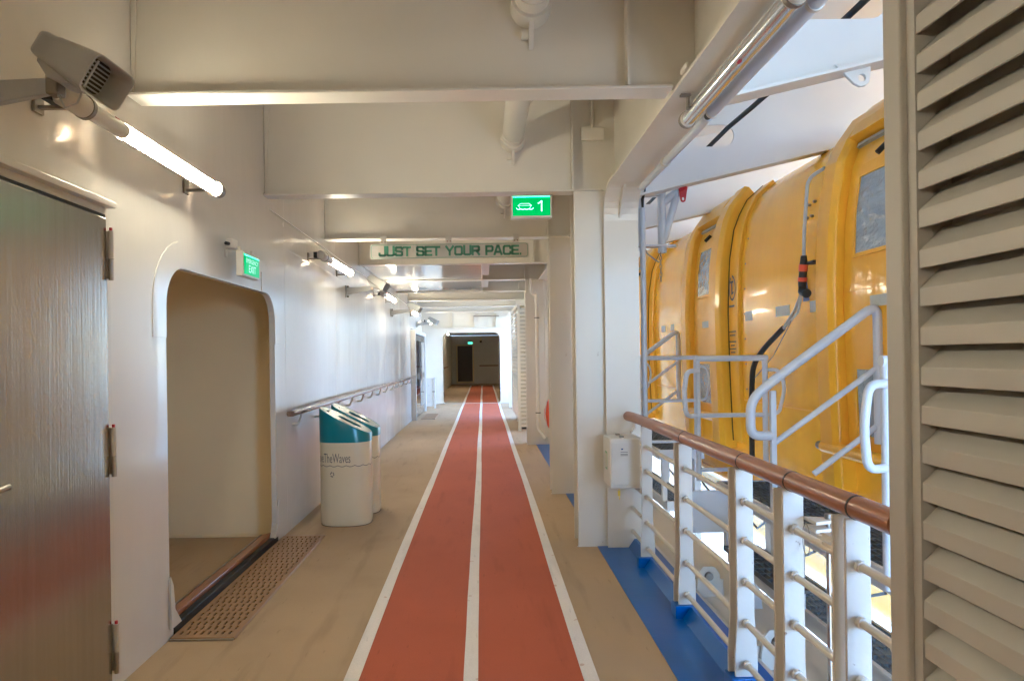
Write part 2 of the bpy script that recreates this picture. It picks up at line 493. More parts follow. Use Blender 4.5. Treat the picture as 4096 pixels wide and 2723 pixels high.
# perforated plate on the floor in front of the doorway
def perforated(name, label, x0, x1, y0, y1, nx, ny, cat='floor plate'):
    t = thing(name, label, cat, ((x0 + x1) / 2, (y0 + y1) / 2, 0))
    hx, hy = (x1 - x0) / 2, (y1 - y0) / 2
    ex, ey = 0.02, 0.03
    b = B()
    dx, dy = (2 * hx - 2 * ex) / nx, (2 * hy - 2 * ey) / ny
    z = 0.014
    for i in range(nx):
        for j in range(ny):
            cx = -hx + ex + dx * (i + 0.5); cy = -hy + ey + dy * (j + 0.5)
            off = 0.0
            o4 = [(cx - dx / 2, cy - dy / 2), (cx + dx / 2, cy - dy / 2), (cx + dx / 2, cy + dy / 2), (cx - dx / 2, cy + dy / 2)]
            sx, sy = dx * 0.17, dy * 0.33
            sh = dx * (0.14 if j % 2 else -0.14)
            i4 = [(cx + sh - sx, cy - sy), (cx + sh + sx, cy - sy), (cx + sh + sx, cy + sy), (cx + sh - sx, cy + sy)]
            vs = [(*p, z) for p in o4] + [(*p, z) for p in i4] + [(*p, z - 0.008) for p in i4]
            b.add(vs, [(0, 1, 5, 4), (1, 2, 6, 5), (2, 3, 7, 6), (3, 0, 4, 7), (4, 5, 9, 8), (5, 6, 10, 9), (6, 7, 11, 10), (7, 4, 8, 11)])
    for (a0, a1, c0, c1) in ((-hx, hx, -hy, -hy + ey), (-hx, hx, hy - ey, hy), (-hx, -hx + ex, -hy + ey, hy - ey), (hx - ex, hx, -hy + ey, hy - ey)):
        b.add([(a0, c0, z), (a1, c0, z), (a1, c1, z), (a0, c1, z)], [(0, 1, 2, 3)])
    b.add([(-hx, -hy, z), (hx, -hy, z), (hx, hy, z), (-hx, hy, z), (-hx - 0.006, -hy - 0.006, 0.002), (hx + 0.006, -hy - 0.006, 0.002), (hx + 0.006, hy + 0.006, 0.002), (-hx - 0.006, hy + 0.006, 0.002)],
          [(0, 4, 5, 1), (1, 5, 6, 2), (2, 6, 7, 3), (3, 7, 4, 0)])
    b.build('perforated_sheet', 'tread', t, fix=False)
    B().add([(-hx, -hy, 0.005), (hx, -hy, 0.005), (hx, hy, 0.005), (-hx, hy, 0.005)], [(0, 1, 2, 3)]).build('underside', 'dark', t)
    B().box(-hx + 0.0, hx, hy + 0.006, hy + 0.02, 0.001, 0.010).build('edge_strip', 'chrome', t)
    B().box(-hx + 0.0, hx, -hy - 0.02, -hy - 0.006, 0.001, 0.010).build('edge_strip', 'chrome', t)
    return t
perforated('perforated_plate', 'tan perforated drain plate on the deck before the rounded doorway', -1.79, -1.43, 3.86, 6.06, 8, 30)
perforated('perforated_plate', 'small tan perforated plate before the glazed doors far down the deck', -1.60, -1.24, 17.3, 18.9, 8, 16)

# ------------------------------------------------------------------ stainless door at the left edge
dr = thing('steel_door', 'brushed stainless steel door at the left edge with three hinges', 'door', (XW, (DY0 + DY1) / 2, 0))
hw = (DY1 - DY0) / 2
B().box(0.004, 0.050, -hw + 0.02, hw - 0.012, 0.04, DZ1 - 0.02).build('door_leaf', 'steel', dr, 0.006)
fb = B(); fb.box(0.001, 0.03, hw - 0.006, hw + 0.05, 0, DZ1 + 0.055); fb.build('door_frame', 'wall', dr, 0.004)
B().box(0.001, 0.03, -hw - 0.05, -hw + 0.012, 0, DZ1 + 0.055).build('door_frame', 'wall', dr, 0.004)
B().box(0.001, 0.03, -hw + 0.013, hw - 0.007, DZ1 + 0.0, DZ1 + 0.055).build('door_frame', 'wall', dr, 0.004)
B().box(0.031, 0.075, -hw - 0.06, hw + 0.03, DZ1 + 0.03, DZ1 + 0.06).build('drip_strip', 'wall', dr, 0.004)
B().box(0.012, 0.045, -hw + 0.02, hw - 0.012, DZ1 - 0.018, DZ1 - 0.006).build('gasket', 'black', dr)
for z in (2.12, 1.20, 0.28):
    hb = B(); hb.cyl((0.062, hw + 0.002, z - 0.06), (0.062, hw + 0.002, z + 0.07), 0.013)
    hn = hb.build('hinge', 'fence', dr)
    B().cyl((0.062, hw + 0.002, z - 0.16), (0.062, hw + 0.002, z - 0.062), 0.011).build('hinge_barrel', 'chrome', hn)
    B().cyl((0.062, hw + 0.002, z + 0.071), (0.062, hw + 0.002, z + 0.085), 0.007).build('hinge_pin', 'red', hn)
    B().box(0.031, 0.056, hw + 0.004, hw + 0.03, z - 0.15, z + 0.07).build('hinge_plate', 'fence', hn)
hd = B(); hd.tube(fillet([(0.052, -0.395, 1.13), (0.095, -0.395, 1.13), (0.095, -0.325, 1.135)], 0.03), 0.011, 12)
hd.cyl((0.051, -0.395, 1.13), (0.058, -0.395, 1.13), 0.02)
hd.build('handle', 'chrome', dr)

# ------------------------------------------------------------------ deckhead and beams
tag(B().box(-3.9, 1.30, -8, YEND, ZC, ZC + 0.1).build('ceiling', 'white'), kind='structure')
tag(B().add([(1.30, -9, ZC), (6.3, -9, 4.9065), (6.3, 40, 4.9065), (1.30, 40, ZC), (1.30, -9, ZC + 0.12), (6.3, -9, 5.0265), (6.3, 40, 5.0265), (1.30, 40, ZC + 0.12)],
        [(0, 1, 2, 3), (7, 6, 5, 4), (0, 4, 5, 1), (2, 6, 7, 3), (1, 5, 6, 2), (0, 3, 7, 4)]).build('ceiling_overhang', 'hull'), kind='structure')
tag(B().box(-3.9, 6.3, 39.5, 40, -4, 5.3).build('ship_side', 'hull'), kind='structure')
tag(B().box(-3.9, 1.3, -9, -8, -4, 5.3).build('ship_side', 'hull'), kind='structure')
tag(B().box(-3.9, 1.30, -9, 40, -9, -0.31).build('ship_hull', 'hull'), kind='structure')
tag(B().box(-4.3, -3.9, -9, 40, -9, 5.3).build('ship_house', 'hull'), kind='structure')

ORD = ['first', 'second', 'third', 'fourth', 'fifth', 'sixth', 'seventh', 'eighth', 'ninth']
where = ['nearest the camera, lit warm by the tube lamp', 'with the green boat sign hung below it', 'carrying the JUST SET YOUR PACE board',
         'at the front of the glossy soffit panels', 'between the two glossy soffit panels', 'at the back of the glossy soffit panels',
         'third from the far end wall', 'second from the far end wall', 'last before the far end wall']
for i, y in enumerate(FR):
    k = i - 4
    lab = ('white ceiling beam ' + where[k]) if k >= 0 else 'white ceiling beam %s bay behind the camera' % ['fourth', 'third', 'second', 'first'][i]
    bt = thing('ceiling_beam', lab, 'beam', (0, y, ZB), group='transverse ceiling beams')
    fw = 0.155 if k != 4 else 0.2
    B().box(XW + 0.005, 0.985, 0, fw, 0, 0.016).build('flange', 'white', bt, 0.004)
    B().box(XW + 0.002, 1.27, 0.07, 0.084, 0.016, ZC - ZB).build('web', 'white', bt)
    B().prism([(XW + 0.003, 0.055, 0.016), (XW + 0.003, 0.055, ZC - ZB), (XW + 0.05, 0.055, ZC - ZB), (XW + 0.012, 0.055, 0.016)], (0, 0.012, 0)).build('end_bracket', 'white', bt)
    B().box(0.755, 0.77, 0.0, 0.068, 0.018, ZC - ZB).build('stiffener', 'white', bt)

# glossy soffit panels between beams 4, 5 and 6
for k, (a, b_, lab) in enumerate(((7, 8, 'glossy white soffit panel nearer the camera'), (8, 9, 'glossy white soffit panel farther down the deck'))):
    y0, y1 = FR[a] + 0.16, FR[b_] - 0.004
    st = thing('soffit_panel', lab, 'soffit', (0, y0, ZB + 0.02), group='glossy soffit panels')
    B().box(XW + 0.01, 0.0, 0, y1 - y0, 0.0, 0.05).build('panel', 'soffit', st, 0.003)
    B().box(0.0, 0.12, 0.25, y1 - y0 - 0.1, 0.05, 0.16).build('side_duct', 'white', st, 0.01)
    B().box(-0.012, 0.006, 0, y1 - y0, -0.014, -0.002).build('edge_trim', 'white', st)

# ------------------------------------------------------------------ outboard girder, columns
gd = thing('edge_girder', 'white girder along the outboard side over the open rail', 'beam', (0, 0, ZB))
YC1 = FR[5] - 0.05
B().box(1.12, 1.135, -8, YEND, 0.0, ZC - ZB).build('web', 'white', gd)
path = [(-8, 0.0), (YC1 - 0.26, 0.0)] + [(YC1 - 0.26 + 0.26 * math.sin(R(90 * t / 8)), -0.26 + 0.26 * math.cos(R(90 * t / 8))) for t in range(1, 9)] + [(YC1, -ZB + 0.006)]
vs = []
for (y, z) in path:
    vs += [(1.0, y, z), (1.28, y, z)]
fb = B(); fb.add(vs, [(2 * i, 2 * i + 1, 2 * i + 3, 2 * i + 2) for i in range(len(path) - 1)], False)
fl = fb.build('flange', 'white', gd, fix=False)
so = fl.modifiers.new('thick', 'SOLIDIFY'); so.thickness = 0.018; so.offset = 0
B().box(1.0, 1.28, YC1 + 0.02, YEND, -0.009, 0.009).build('flange', 'white', gd)
B().prism([(1.121, YC1 + 0.01, -0.02), (1.121, YC1 - 0.24, -0.02), (1.121, YC1 + 0.01, -0.26)], (0.013, 0, 0)).build('corner_gusset', 'white', gd)
B().box(1.04, 1.055, -8, YC1 - 0.4, 0.012, 0.06).build('stiffener', 'white', gd)
for y in (3.30, 1.2):
    B().box(0.985, 1.03, y - 0.05, y + 0.05, 0.01, 0.04).build('collar_plate', 'white', gd, 0.008)

def column(y, lab, x0=0.765, front=True):
    c = thing('column', lab, 'column', (x0, y, 0), group='white steel columns')
    B().box(0, 0.33, 0, 0.024, 0, ZB - 0.002).build('face_plate', 'white', c, 0.004)
    B().box(0.29, 0.304, 0.026, 0.26, 0, ZB - 0.002).build('web', 'white', c)
    B().box(0.005, 0.52, 0.262, 0.28, 0, ZB - 0.002).build('back_plate', 'white', c)
    B().box(0.335, 0.52, -0.0, 0.02, 0, ZB - 0.3).build('outer_plate', 'white', c, 0.004)
    B().box(-0.01, 0.34, -0.008, -0.002, 0.0, 0.008).build('base_weld', 'white', c)
    return c
column(FR[5], 'nearest white column, with the white locker fixed to its outer edge')
column(FR[6], 'white column just behind the nearest one')
column(FR[8], 'white column carrying the drain pipe in the middle distance')
column(FR[10], 'white column beyond the far louvred cabinet', 0.80)
column(FR[12], 'farthest white column, beside the end wall opening', 0.77)

# ------------------------------------------------------------------ outboard sloping web beams above the lifeboat
for i, y in enumerate(FR):
    k = i - 4
    if k < -2: continue
    labs = ['white sloping overhead beam with the lifting lug', 'white sloping overhead beam with a rounded slot, second from camera', 'white sloping overhead beam third from camera']
    lab = labs[k] if 0 <= k < 3 else ('white sloping overhead beam %s the camera' % ('just beside' if k == -1 else 'well behind') if k < 0 else 'far white sloping overhead beam, number %s from the camera' % ORD[k])
    t = thing('overhang_beam', lab, 'beam', (1.30, y, 0), group='sloping beams above the lifeboat')
    zb = lambda x: 2.61 + 0.225 * x
    zt = lambda x: ZC + (x - 1.30) * 0.2213 - 0.004
    outer = [(0, zb(1.3)), (4.9, zb(6.2)), (4.9, zt(6.2)), (0, zt(1.3))]
    slot = rrect(0.06, 0.82, 3.30, 3.48, 0.088, 6)
    plate('web', 'hull', outer, [slot], lambda x, z: (x, 0.07, z), (0, 0.014, 0), t)
    B().prism([(0, 0, zb(1.3)), (4.9, 0, zb(6.2)), (4.9, 0, zb(6.2) - 0.018), (0, 0, zb(1.3) - 0.018)], (0, 0.15, 0)).build('flange', 'hull', t, 0.003)
    if k == 0:
        x = 0.66
        z = zb(1.3 + x) - 0.02
        poly = [(x - 0.12, z + 0.03), (x + 0.07, z + 0.045), (x + 0.06, z - 0.06), (x + 0.04, z - 0.08), (x + 0.01, z - 0.085), (x - 0.02, z - 0.07)]
        hole = [(x + 0.02 + 0.02 * math.cos(2 * PI * q / 12), z - 0.04 + 0.02 * math.sin(2 * PI * q / 12)) for q in range(12)]
        plate('lifting_lug', 'hull', poly, [hole], lambda a, b: (a, 0.06, b), (0, 0.02, 0), t, 0.003)
cb = B(); cb.tube([(2.0, -6 + 0.5 * q, 3.38 + 0.012 * math.sin(q * 1.7)) for q in range(60)], 0.019, 10)
tag(cb.build('cable', 'black'), 'black cable threaded through the slots of the overhead beams', 'cable')

# ------------------------------------------------------------------ overhead drain pipe
dp = thing('drain_pipe', 'white drain pipe running lengthwise through the ceiling beams', 'pipe', (0.27, 0, 3.37))
B().cyl((0, -6, 0), (0, 14.2, 0), 0.088, 28).build('pipe', 'white', dp)
for k in (4, 5, 6):
    y = FR[k]
    cl = B(); cl.cyl((0, y - 0.06, 0), (0, y + 0.066, 0), 0.104, 28); cl.build('collar', 'white', dp, 0.004)
    B().cyl((0, y - 0.16, 0), (0, y - 0.12, 0), 0.094, 28).build('pipe_joint', 'white', dp, 0.004)
    B().prism([(-0.012, y - 0.02, -0.10), (-0.012, y + 0.066, -0.10), (-0.012, y + 0.066, -0.21)], (0.024, 0, 0)).build('bracket', 'white', dp)
    B().box(-0.05, -0.014, y + 0.03, y + 0.066, -0.16, -0.12).build('clip', 'white', dp)
B().tube([(0.05, 4.9, 0.02), (0.20, 4.55, 0.12), (0.30, 4.3, 0.20)], 0.04, 16).build('branch_pipe', 'white', dp)
B().tube([(0.12, 4.74, 0.065), (0.155, 4.66, 0.09)], 0.052, 16).build('branch_joint', 'white', dp)

# ------------------------------------------------------------------ tube lamps on the wall
def wall_lamp(y, lab, lit=True):
    t = thing('tube_lamp', lab, 'lamp', (-1.65, y, 2.64), group='tube lamps along the wall')
    if lit:
        B().cyl((0, 0.30, 0), (0, 1.38, 0), 0.032, 20).build('lit_tube', 'tube', t)
        arc_ = [(0.0375 * math.cos(R(a)), 0.0375 * math.sin(R(a))) for a in range(75, 271, 15)]
        arc_ += [(0.0405 * math.cos(R(a)), 0.0405 * math.sin(R(a))) for a in range(270, 74, -15)]
        rb = B(); rb.loft([[(p[0], yy, p[1]) for p in arc_] for yy in (0.305, 1.375)], smooth=False); rb.build('reflector', 'sticker', t)
    B().cyl((0, 0.0, 0), (0, 0.30, 0), 0.036, 20).build('ballast_tube', 'sticker', t)
    e1 = B(); e1.tube([(0, -0.16, 0), (0, -0.15, 0), (0, -0.02, 0), (0, 0.012, 0)], [0.036, 0.047, 0.047, 0.043], 20); e1.build('end_cap', 'fence', t)
    e2 = B(); e2.tube([(0, 1.385, 0), (0, 1.40, 0), (0, 1.46, 0), (0, 1.47, 0)], [0.040, 0.042, 0.042, 0.03], 20); e2.build('end_cap', 'hardware', t)
    for yy in (-0.01, 1.38):
        rg = B(); rg.cyl((0, yy, 0), (0, yy + 0.022, 0), 0.050, 20); c = rg.build('clamp_ring', 'hardware', t)
    for yy in (-0.08, 1.30):
        br = B(); br.box(-0.148, -0.03, yy - 0.012, yy + 0.012, -0.035, -0.022); br.box(-0.148, -0.136, yy - 0.03, yy + 0.03, -0.05, 0.03)
        br.build('bracket', 'hardware', t)
    B().box(-0.07, -0.036, -0.17, -0.10, -0.028, 0.028).build('terminal_box', 'dark', t)
    B().cyl((0.012, 0.22, 0.033), (0.012, 0.245, 0.033), 0.006, 8).build('red_dot', 'red', t)
    return t
wall_lamp(-1.47, 'unseen lit tube lamp on the left wall behind the camera, for fill')  # unseen repeat of the row, included to light camera-facing surfaces
wall_lamp(-5.8, 'added tube lamp on the left wall far behind the camera, for fill')  # added lamp out of view, more fill for beams and columns
wall_lamp(2.85, 'lit tube lamp on the left wall nearest the camera, beside the big speaker')
wall_lamp(7.15, 'second lit tube lamp on the left wall, just before a speaker')
wall_lamp(11.4, 'third lit tube lamp along the left wall')
wall_lamp(15.7, 'fourth lit tube lamp along the left wall, under a speaker')
wall_lamp(20.2, 'fifth lit tube lamp along the left wall, before the end wall')
wall_lamp(24.3, 'lit tube lamp just inside the dark passage beyond the end wall')
wall_lamp(31.0, 'added tube lamp deep inside the dark passage, to brighten it')  # added lamp, lifts the brightness deep in the passage

# cable stretched along the wall
tag(B().tube([(-1.765, 5.7, 2.83), (-1.762, 9, 2.80), (-1.762, 12, 2.815), (-1.765, 17, 2.80)], 0.006, 6).build('wall_cable', 'sticker'), 'thin white cable stretched along the top of the left wall', 'cable')

# unlit lamp on the girder
ul = thing('tube_lamp', 'unlit clear tube lamp slung under the outboard girder', 'lamp', (1.13, 2.40, 2.85))
B().cyl((0, 0.06, 0), (0, 1.30, 0), 0.037, 24).build('clear_tube', 'tubeglass', ul)
B().cyl((0, 0.16, 0.02), (0, 1.25, 0.02), 0.028, 16).build('lamp_reflector', 'sticker', ul)
for yy in (0.0, 1.29):
    B().tube([(0, yy, 0), (0, yy + 0.008, 0), (0, yy + 0.05, 0), (0, yy + 0.06, 0)], [0.036, 0.042, 0.042, 0.036], 20).build('end_cap', 'fence', ul)
    B().cyl((0, yy + 0.018, 0), (0, yy + 0.042, 0), 0.046, 20).build('clamp_ring', 'hardware', ul)
B().box(-0.05, -0.038, 1.14, 1.17, 0.0, 0.068).build('bracket', 'hardware', ul)
B().box(-0.09, -0.038, 1.12, 1.15, 0.058, 0.068).build('bracket', 'hardware', ul)
B().cyl((-0.02, 0.5, -0.031), (-0.02, 0.52, -0.031), 0.008, 8).build('red_dot', 'red', ul)
cn = thing('conduit', 'pale conduit pipe beside the unlit tube lamp, running to the column', 'pipe', (1.235, 0, 2.86))
B().cyl((0, -6, 0), (0, 3.62, 0), 0.03, 16).build('pipe', 'rail', cn)
B().cyl((0.005, 3.70, 0), (0.005, 5.25, 0), 0.026, 16).build('pipe', 'rail', cn)
B().cyl((0, 3.66, 0), (0, 3.70, 0), 0.02, 12).build('wiring', 'black', cn)
for y in (2.5, 3.62, 4.55):
    B().cyl((0.002, y, 0), (0.002, y + 0.02, 0), 0.034, 16).build('pipe_clip', 'fence', cn)

jb = thing('junction_box', 'small white junction box on the second ceiling beam near the column', 'box', (0.93, FR[5] + 0.07, 3.40))
B().box(-0.09, 0.09, -0.06, -0.001, -0.045, 0.045).build('case', 'white', jb, 0.008)
B().box(-0.095, 0.095, -0.072, -0.061, -0.05, 0.05).build('lid', 'white', jb, 0.004)
B().tube([(0.0, -0.03, 0.045), (0.0, -0.03, 0.36)], 0.011, 8).build('lead', 'white', jb)

# ------------------------------------------------------------------ horn speakers
def speaker(y, lab, sc_=1.0, x=-1.36):
    t = thing('horn_speaker', lab, 'speaker', (x, y, 2.56), group='grey horn speakers on the wall')
    off_ = Vector((0.03, 0, 0.0))
    ax = Vector((0.80, -0.20, -0.50)).normalized()
    sd_ = Vector((0, 1, 0)); sd_ = (sd_ - ax * sd_.dot(ax)).normalized()
    upv = ax.cross(sd_) * -1
    if upv.z < 0: upv = -upv
    def P(a, s, u): return (ax * a + sd_ * s + upv * u) * 0.78 + off_
    def ring(a, hs, hu, rr=0.4, n=6, du=0.0):
        return [P(a, p[0], p[1] + du) for p in rrect(-hs, hs, -hu, hu, min(hs, hu) * rr, n)]
    prof = [(-0.19, 0.045, 0.035), (-0.185, 0.07, 0.052), (-0.16, 0.078, 0.058), (-0.09, 0.080, 0.060), (-0.085, 0.084, 0.064), (0.03, 0.098, 0.076), (0.10, 0.108, 0.082), (0.17, 0.116, 0.086)]
    b = B(); b.loft([ring(*p) for p in prof], cap=False)
    b.add(ring(*prof[0]), [tuple(range(28))[::-1]])
    b.loft([ring(0.17, 0.116, 0.086), ring(0.17, 0.108, 0.079), ring(0.05, 0.092, 0.068)], cap=False)
    b.build('horn_body', 'speaker', t)
    B().add(ring(0.06, 0.092, 0.068), [tuple(range(28))]).build('grille', 'dark', t)
    for q in range(7):
        u = -0.055 + q * 0.018
        B().obox(P(0.068, 0, u), ax * 0.003, sd_ * 0.068, upv * 0.0027).build('grille_bar', 'speaker', t)
    B().obox(P(0.072, 0.0, 0), ax * 0.002, sd_ * 0.003, upv * 0.05).build('grille_bar', 'sticker', t)
    nk = B(); nk.loft([[P(a, p[0], p[1]) for p in rrect(-w, w, u0, u1, 0.012, 6)] for (a, w, u0, u1) in ((-0.15, 0.05, -0.075, -0.045), (-0.06, 0.055, -0.11, -0.05), (0.02, 0.05, -0.10, -0.055), (0.08, 0.03, -0.085, -0.07))])
    nk.build('underside_fairing', 'speaker', t)
    # arm from the wall: tapered
    wz, arm_end = -0.10, P(-0.03, 0, -0.12)
    wx = (XW - x)
    B().add([(wx + 0.015, -0.02, wz - 0.055), (wx + 0.015, 0.02, wz - 0.055), (wx + 0.015, 0.02, wz + 0.045), (wx + 0.015, -0.02, wz + 0.045),
             (arm_end.x, -0.012, arm_end.z - 0.02), (arm_end.x, 0.012, arm_end.z - 0.02), (arm_end.x, 0.012, arm_end.z + 0.03), (arm_end.x, -0.012, arm_end.z + 0.03)],
            [(0, 1, 2, 3), (7, 6, 5, 4), (0, 4, 5, 1), (1, 5, 6, 2), (2, 6, 7, 3), (3, 7, 4, 0)]).build('arm', 'speaker', t, 0.004)
    B().box(wx + 0.001, wx + 0.014, -0.04, 0.04, wz - 0.085, wz + 0.075).build('wall_plate', 'speaker', t, 0.003)
    for z in (wz - 0.07, wz + 0.06):
        B().cyl((wx + 0.015, 0, z), (wx + 0.045, 0, z), 0.012, 8).build('bolt', 'hardware', t)
    B().box(arm_end.x - 0.03, arm_end.x + 0.01, -0.026, 0.026, arm_end.z - 0.03, arm_end.z + 0.06).build('knuckle', 'hardware', t, 0.006)
    B().tube([arm_end + Vector((0.0, -0.015, -0.02)), arm_end + Vector((0.03, -0.02, -0.075)), arm_end + Vector((0.07, -0.02, -0.06)), arm_end + Vector((0.10, -0.01, 0.02))], 0.0035, 6).build('lead', 'speaker', t)
    return t
speaker(2.27, 'large looking grey horn speaker at the top left, nearest the camera')
speaker(9.0, 'second grey horn speaker along the left wall', x=-1.40)
speaker(13.4, 'third grey horn speaker along the left wall, above a lit tube')
speaker(18.4, 'fourth grey horn speaker along the left wall, near the end wall')
speaker(25.2, 'grey horn speaker in the dark passage beyond the end wall', x=-1.30)

# ------------------------------------------------------------------ signs
# JUST SET YOUR PACE.
GL = {
 'J': (0.86, [[(0.74, 1), (0.74, 0.16), (0.66, 0.1), (0.2, 0.1), (0.12, 0.16), (0.12, 0.34)]]),
 'U': (0.92, [[(0.12, 1), (0.12, 0.18), (0.22, 0.1), (0.70, 0.1), (0.80, 0.18), (0.80, 1)]]),
 'S': (0.92, [[(0.80, 0.70), (0.80, 0.84), (0.72, 0.9), (0.2, 0.9), (0.12, 0.84), (0.12, 0.6), (0.2, 0.53), (0.72, 0.47), (0.80, 0.40), (0.80, 0.16), (0.72, 0.1), (0.2, 0.1), (0.12, 0.16), (0.12, 0.30)]]),
 'T': (0.86, [[(0.06, 0.9), (0.80, 0.9)], [(0.43, 0.9), (0.43, 0.06)]]),
 'E': (0.86, [[(0.12, 0.06), (0.12, 0.94)], [(0.12, 0.9), (0.78, 0.9)], [(0.12, 0.5), (0.72, 0.5)], [(0.12, 0.1), (0.78, 0.1)]]),
 'Y': (0.96, [[(0.08, 0.96), (0.47, 0.46)], [(0.86, 0.96), (0.47, 0.46)], [(0.47, 0.5), (0.47, 0.06)]]),
 'O': (0.98, [[(0.12, 0.2), (0.12, 0.8), (0.22, 0.9), (0.74, 0.9), (0.84, 0.8), (0.84, 0.2), (0.74, 0.1), (0.22, 0.1), (0.12, 0.2)]]),
 'R': (0.94, [[(0.12, 0.06), (0.12, 0.94)], [(0.12, 0.9), (0.72, 0.9), (0.82, 0.82), (0.82, 0.55), (0.72, 0.47), (0.12, 0.47)], [(0.56, 0.42), (0.84, 0.06)]]),
 'P': (0.90, [[(0.12, 0.06), (0.12, 0.94)], [(0.12, 0.9), (0.70, 0.9), (0.80, 0.82), (0.80, 0.52), (0.70, 0.42), (0.12, 0.42)]]),
 'A': (1.00, [[(0.10, 0.05), (0.42, 0.92), (0.56, 0.92), (0.88, 0.05)], [(0.24, 0.32), (0.74, 0.32)]]),
 'C': (0.94, [[(0.84, 0.66), (0.84, 0.82), (0.74, 0.9), (0.22, 0.9), (0.12, 0.8), (0.12, 0.2), (0.22, 0.1), (0.74, 0.1), (0.84, 0.18), (0.84, 0.34)]]),
 '.': (0.34, [[(0.12, 0.1), (0.16, 0.1)]]),
 ' ': (0.55, []),
}
sg = thing('sign_board', 'ivory board reading JUST SET YOUR PACE in green, hung across the deck', 'sign', (-0.365, FR[6] - 0.05, 2.78))
plate('board', 'signplate', rrect(-0.90, 0.90, -0.09, 0.085, 0.03, 5), [], lambda x, z: (x, 0, z), (0, 0.012, 0), sg, 0.002)
rim_out, rim_in = rrect(-0.888, 0.888, -0.079, 0.074, 0.026, 5), rrect(-0.884, 0.884, -0.075, 0.070, 0.024, 5)
plate('border_line', 'greenink', rim_out, [rim_in], lambda x, z: (x, -0.003, z), (0, 0.0025, 0), sg)
txt = 'JUST SET YOUR PACE.'
cap, sx = 0.112, 0.104
tot = sum(GL[c][0] for c in txt) * sx
u = -tot / 2 + 0.01
for ch in txt:
    w, st = GL[ch]
    if st:
        b = B()
        for s_ in st:
            stroke2d(b, [(p[0] * sx / cap, p[1]) for p in s_], 0.215 if ch != '.' else 0.22, lambda a, v, wv: (u + a * cap, -0.001 - wv, -0.058 + v * cap), 0.0025)
        b.build('letter', 'greenink', sg)
    u += w * sx
for x in (-0.745, -0.005, 0.755):
    cl = B(); cl.box(x - 0.032, x + 0.032, -0.006, 0.045, 0.087, 0.128); cl.box(x - 0.032, x + 0.032, -0.010, -0.0, 0.125, 0.178)
    c = cl.build('hanger_clip', 'signplate', sg, 0.002)
    for dx in (-0.017, 0.017):
        B().cyl((x + dx, -0.006, 0.105), (x + dx, -0.011, 0.105), 0.006, 8).build('screw', 'wood', c)

# green lifeboat sign with the 1
bs = thing('lifeboat_sign', 'green backlit lifeboat station sign with number 1 under a ceiling beam', 'sign', (0.41, FR[5] - 0.075, 2.80))
B().box(-0.165, 0.165, -0.008, 0.058, -0.105, 0.088).build('housing', 'signplate', bs, 0.004)
B().box(-0.15, 0.15, -0.012, -0.0085, -0.085, 0.060).build('green_panel', 'green', bs)
B().box(-0.15, 0.15, -0.013, -0.0085, 0.061, 0.072).build('light_edge', 'greenlite', bs)
B().box(-0.168, 0.168, -0.014, -0.0085, 0.076, 0.082).build('top_bar', 'chrome', bs)
B().box(-0.168, 0.168, -0.02, -0.0085, -0.105, -0.09).build('bottom_bar', 'signplate', bs)
f3 = lambda a, v, w: (a, -0.0125 - w, v)
b = B(); stroke2d(b, [(0.055, 0.012), (0.082, 0.03), (0.082, -0.05)], 0.013, f3, 0.002); b.build('numeral', 'signwhite', bs)
b = B()
stroke2d(b, [(-0.105, 0.0), (-0.09, 0.012), (-0.02, 0.012), (-0.005, 0.0)], 0.005, f3, 0.002)
stroke2d(b, [(-0.112, -0.004), (0.002, -0.004)], 0.005, f3, 0.002)
stroke2d(b, [(-0.106, -0.006), (-0.095, -0.026)], 0.005, f3, 0.002)
stroke2d(b, [(-0.004, -0.006), (-0.015, -0.026)], 0.005, f3, 0.002)
wv = [(-0.12 + 0.13 * q / 24, -0.034 + 0.007 * abs(math.sin(q / 24 * PI * 4)) * -1 + 0.004) for q in range(25)]
stroke2d(b, [(-0.125, -0.022)] + wv + [(0.016, -0.022)], 0.006, f3, 0.002)
b.build('boat_pictogram', 'signwhite', bs)

# exit sign over the doorway
ex = thing('exit_sign', 'small green exit sign on a bracket over the rounded doorway', 'sign', (-1.68, 4.92, 2.25))
B().box(-0.03, 0.02, -0.17, 0.17, -0.085, 0.085).build('housing', 'signplate', ex, 0.004)
B().box(0.021, 0.024, -0.155, 0.155, -0.07, 0.07).build('green_panel', 'green', ex)
B().box(0.021, 0.025, -0.155, 0.155, 0.058, 0.068).build('light_edge', 'greenlite', ex)
vs, fs = textmesh('EMERGENCY', 0.045); wd = max(v[0] for v in vs)
B().add([(0.0262, v[0] - wd / 2, 0.012 + v[1]) for v in vs], fs).build('lettering', 'signwhite', ex, fix=False)
vs, fs = textmesh('EXIT', 0.075); wd = max(v[0] for v in vs)
B().add([(0.0262, v[0] - wd / 2, -0.052 + v[1]) for v in vs], fs).build('lettering', 'signwhite', ex, fix=False)
for y in (-0.13, 0.13):
    b = B(); b.box(-0.118, -0.0, y - 0.01, y + 0.01, 0.09, 0.10); b.box(-0.118, -0.108, y - 0.02, y + 0.02, 0.05, 0.12); b.cyl((-0.02, y, 0.10), (-0.02, y, 0.125), 0.012, 8)
    b.build('bracket', 'fence', ex)
B().box(-0.09, -0.04, -0.20, -0.10, 0.105, 0.17).build('junction_box', 'signplate', ex, 0.006)
B().cyl((-0.065, -0.21, 0.13), (-0.065, -0.26, 0.125), 0.012, 10).build('cable_gland', 'black', ex)

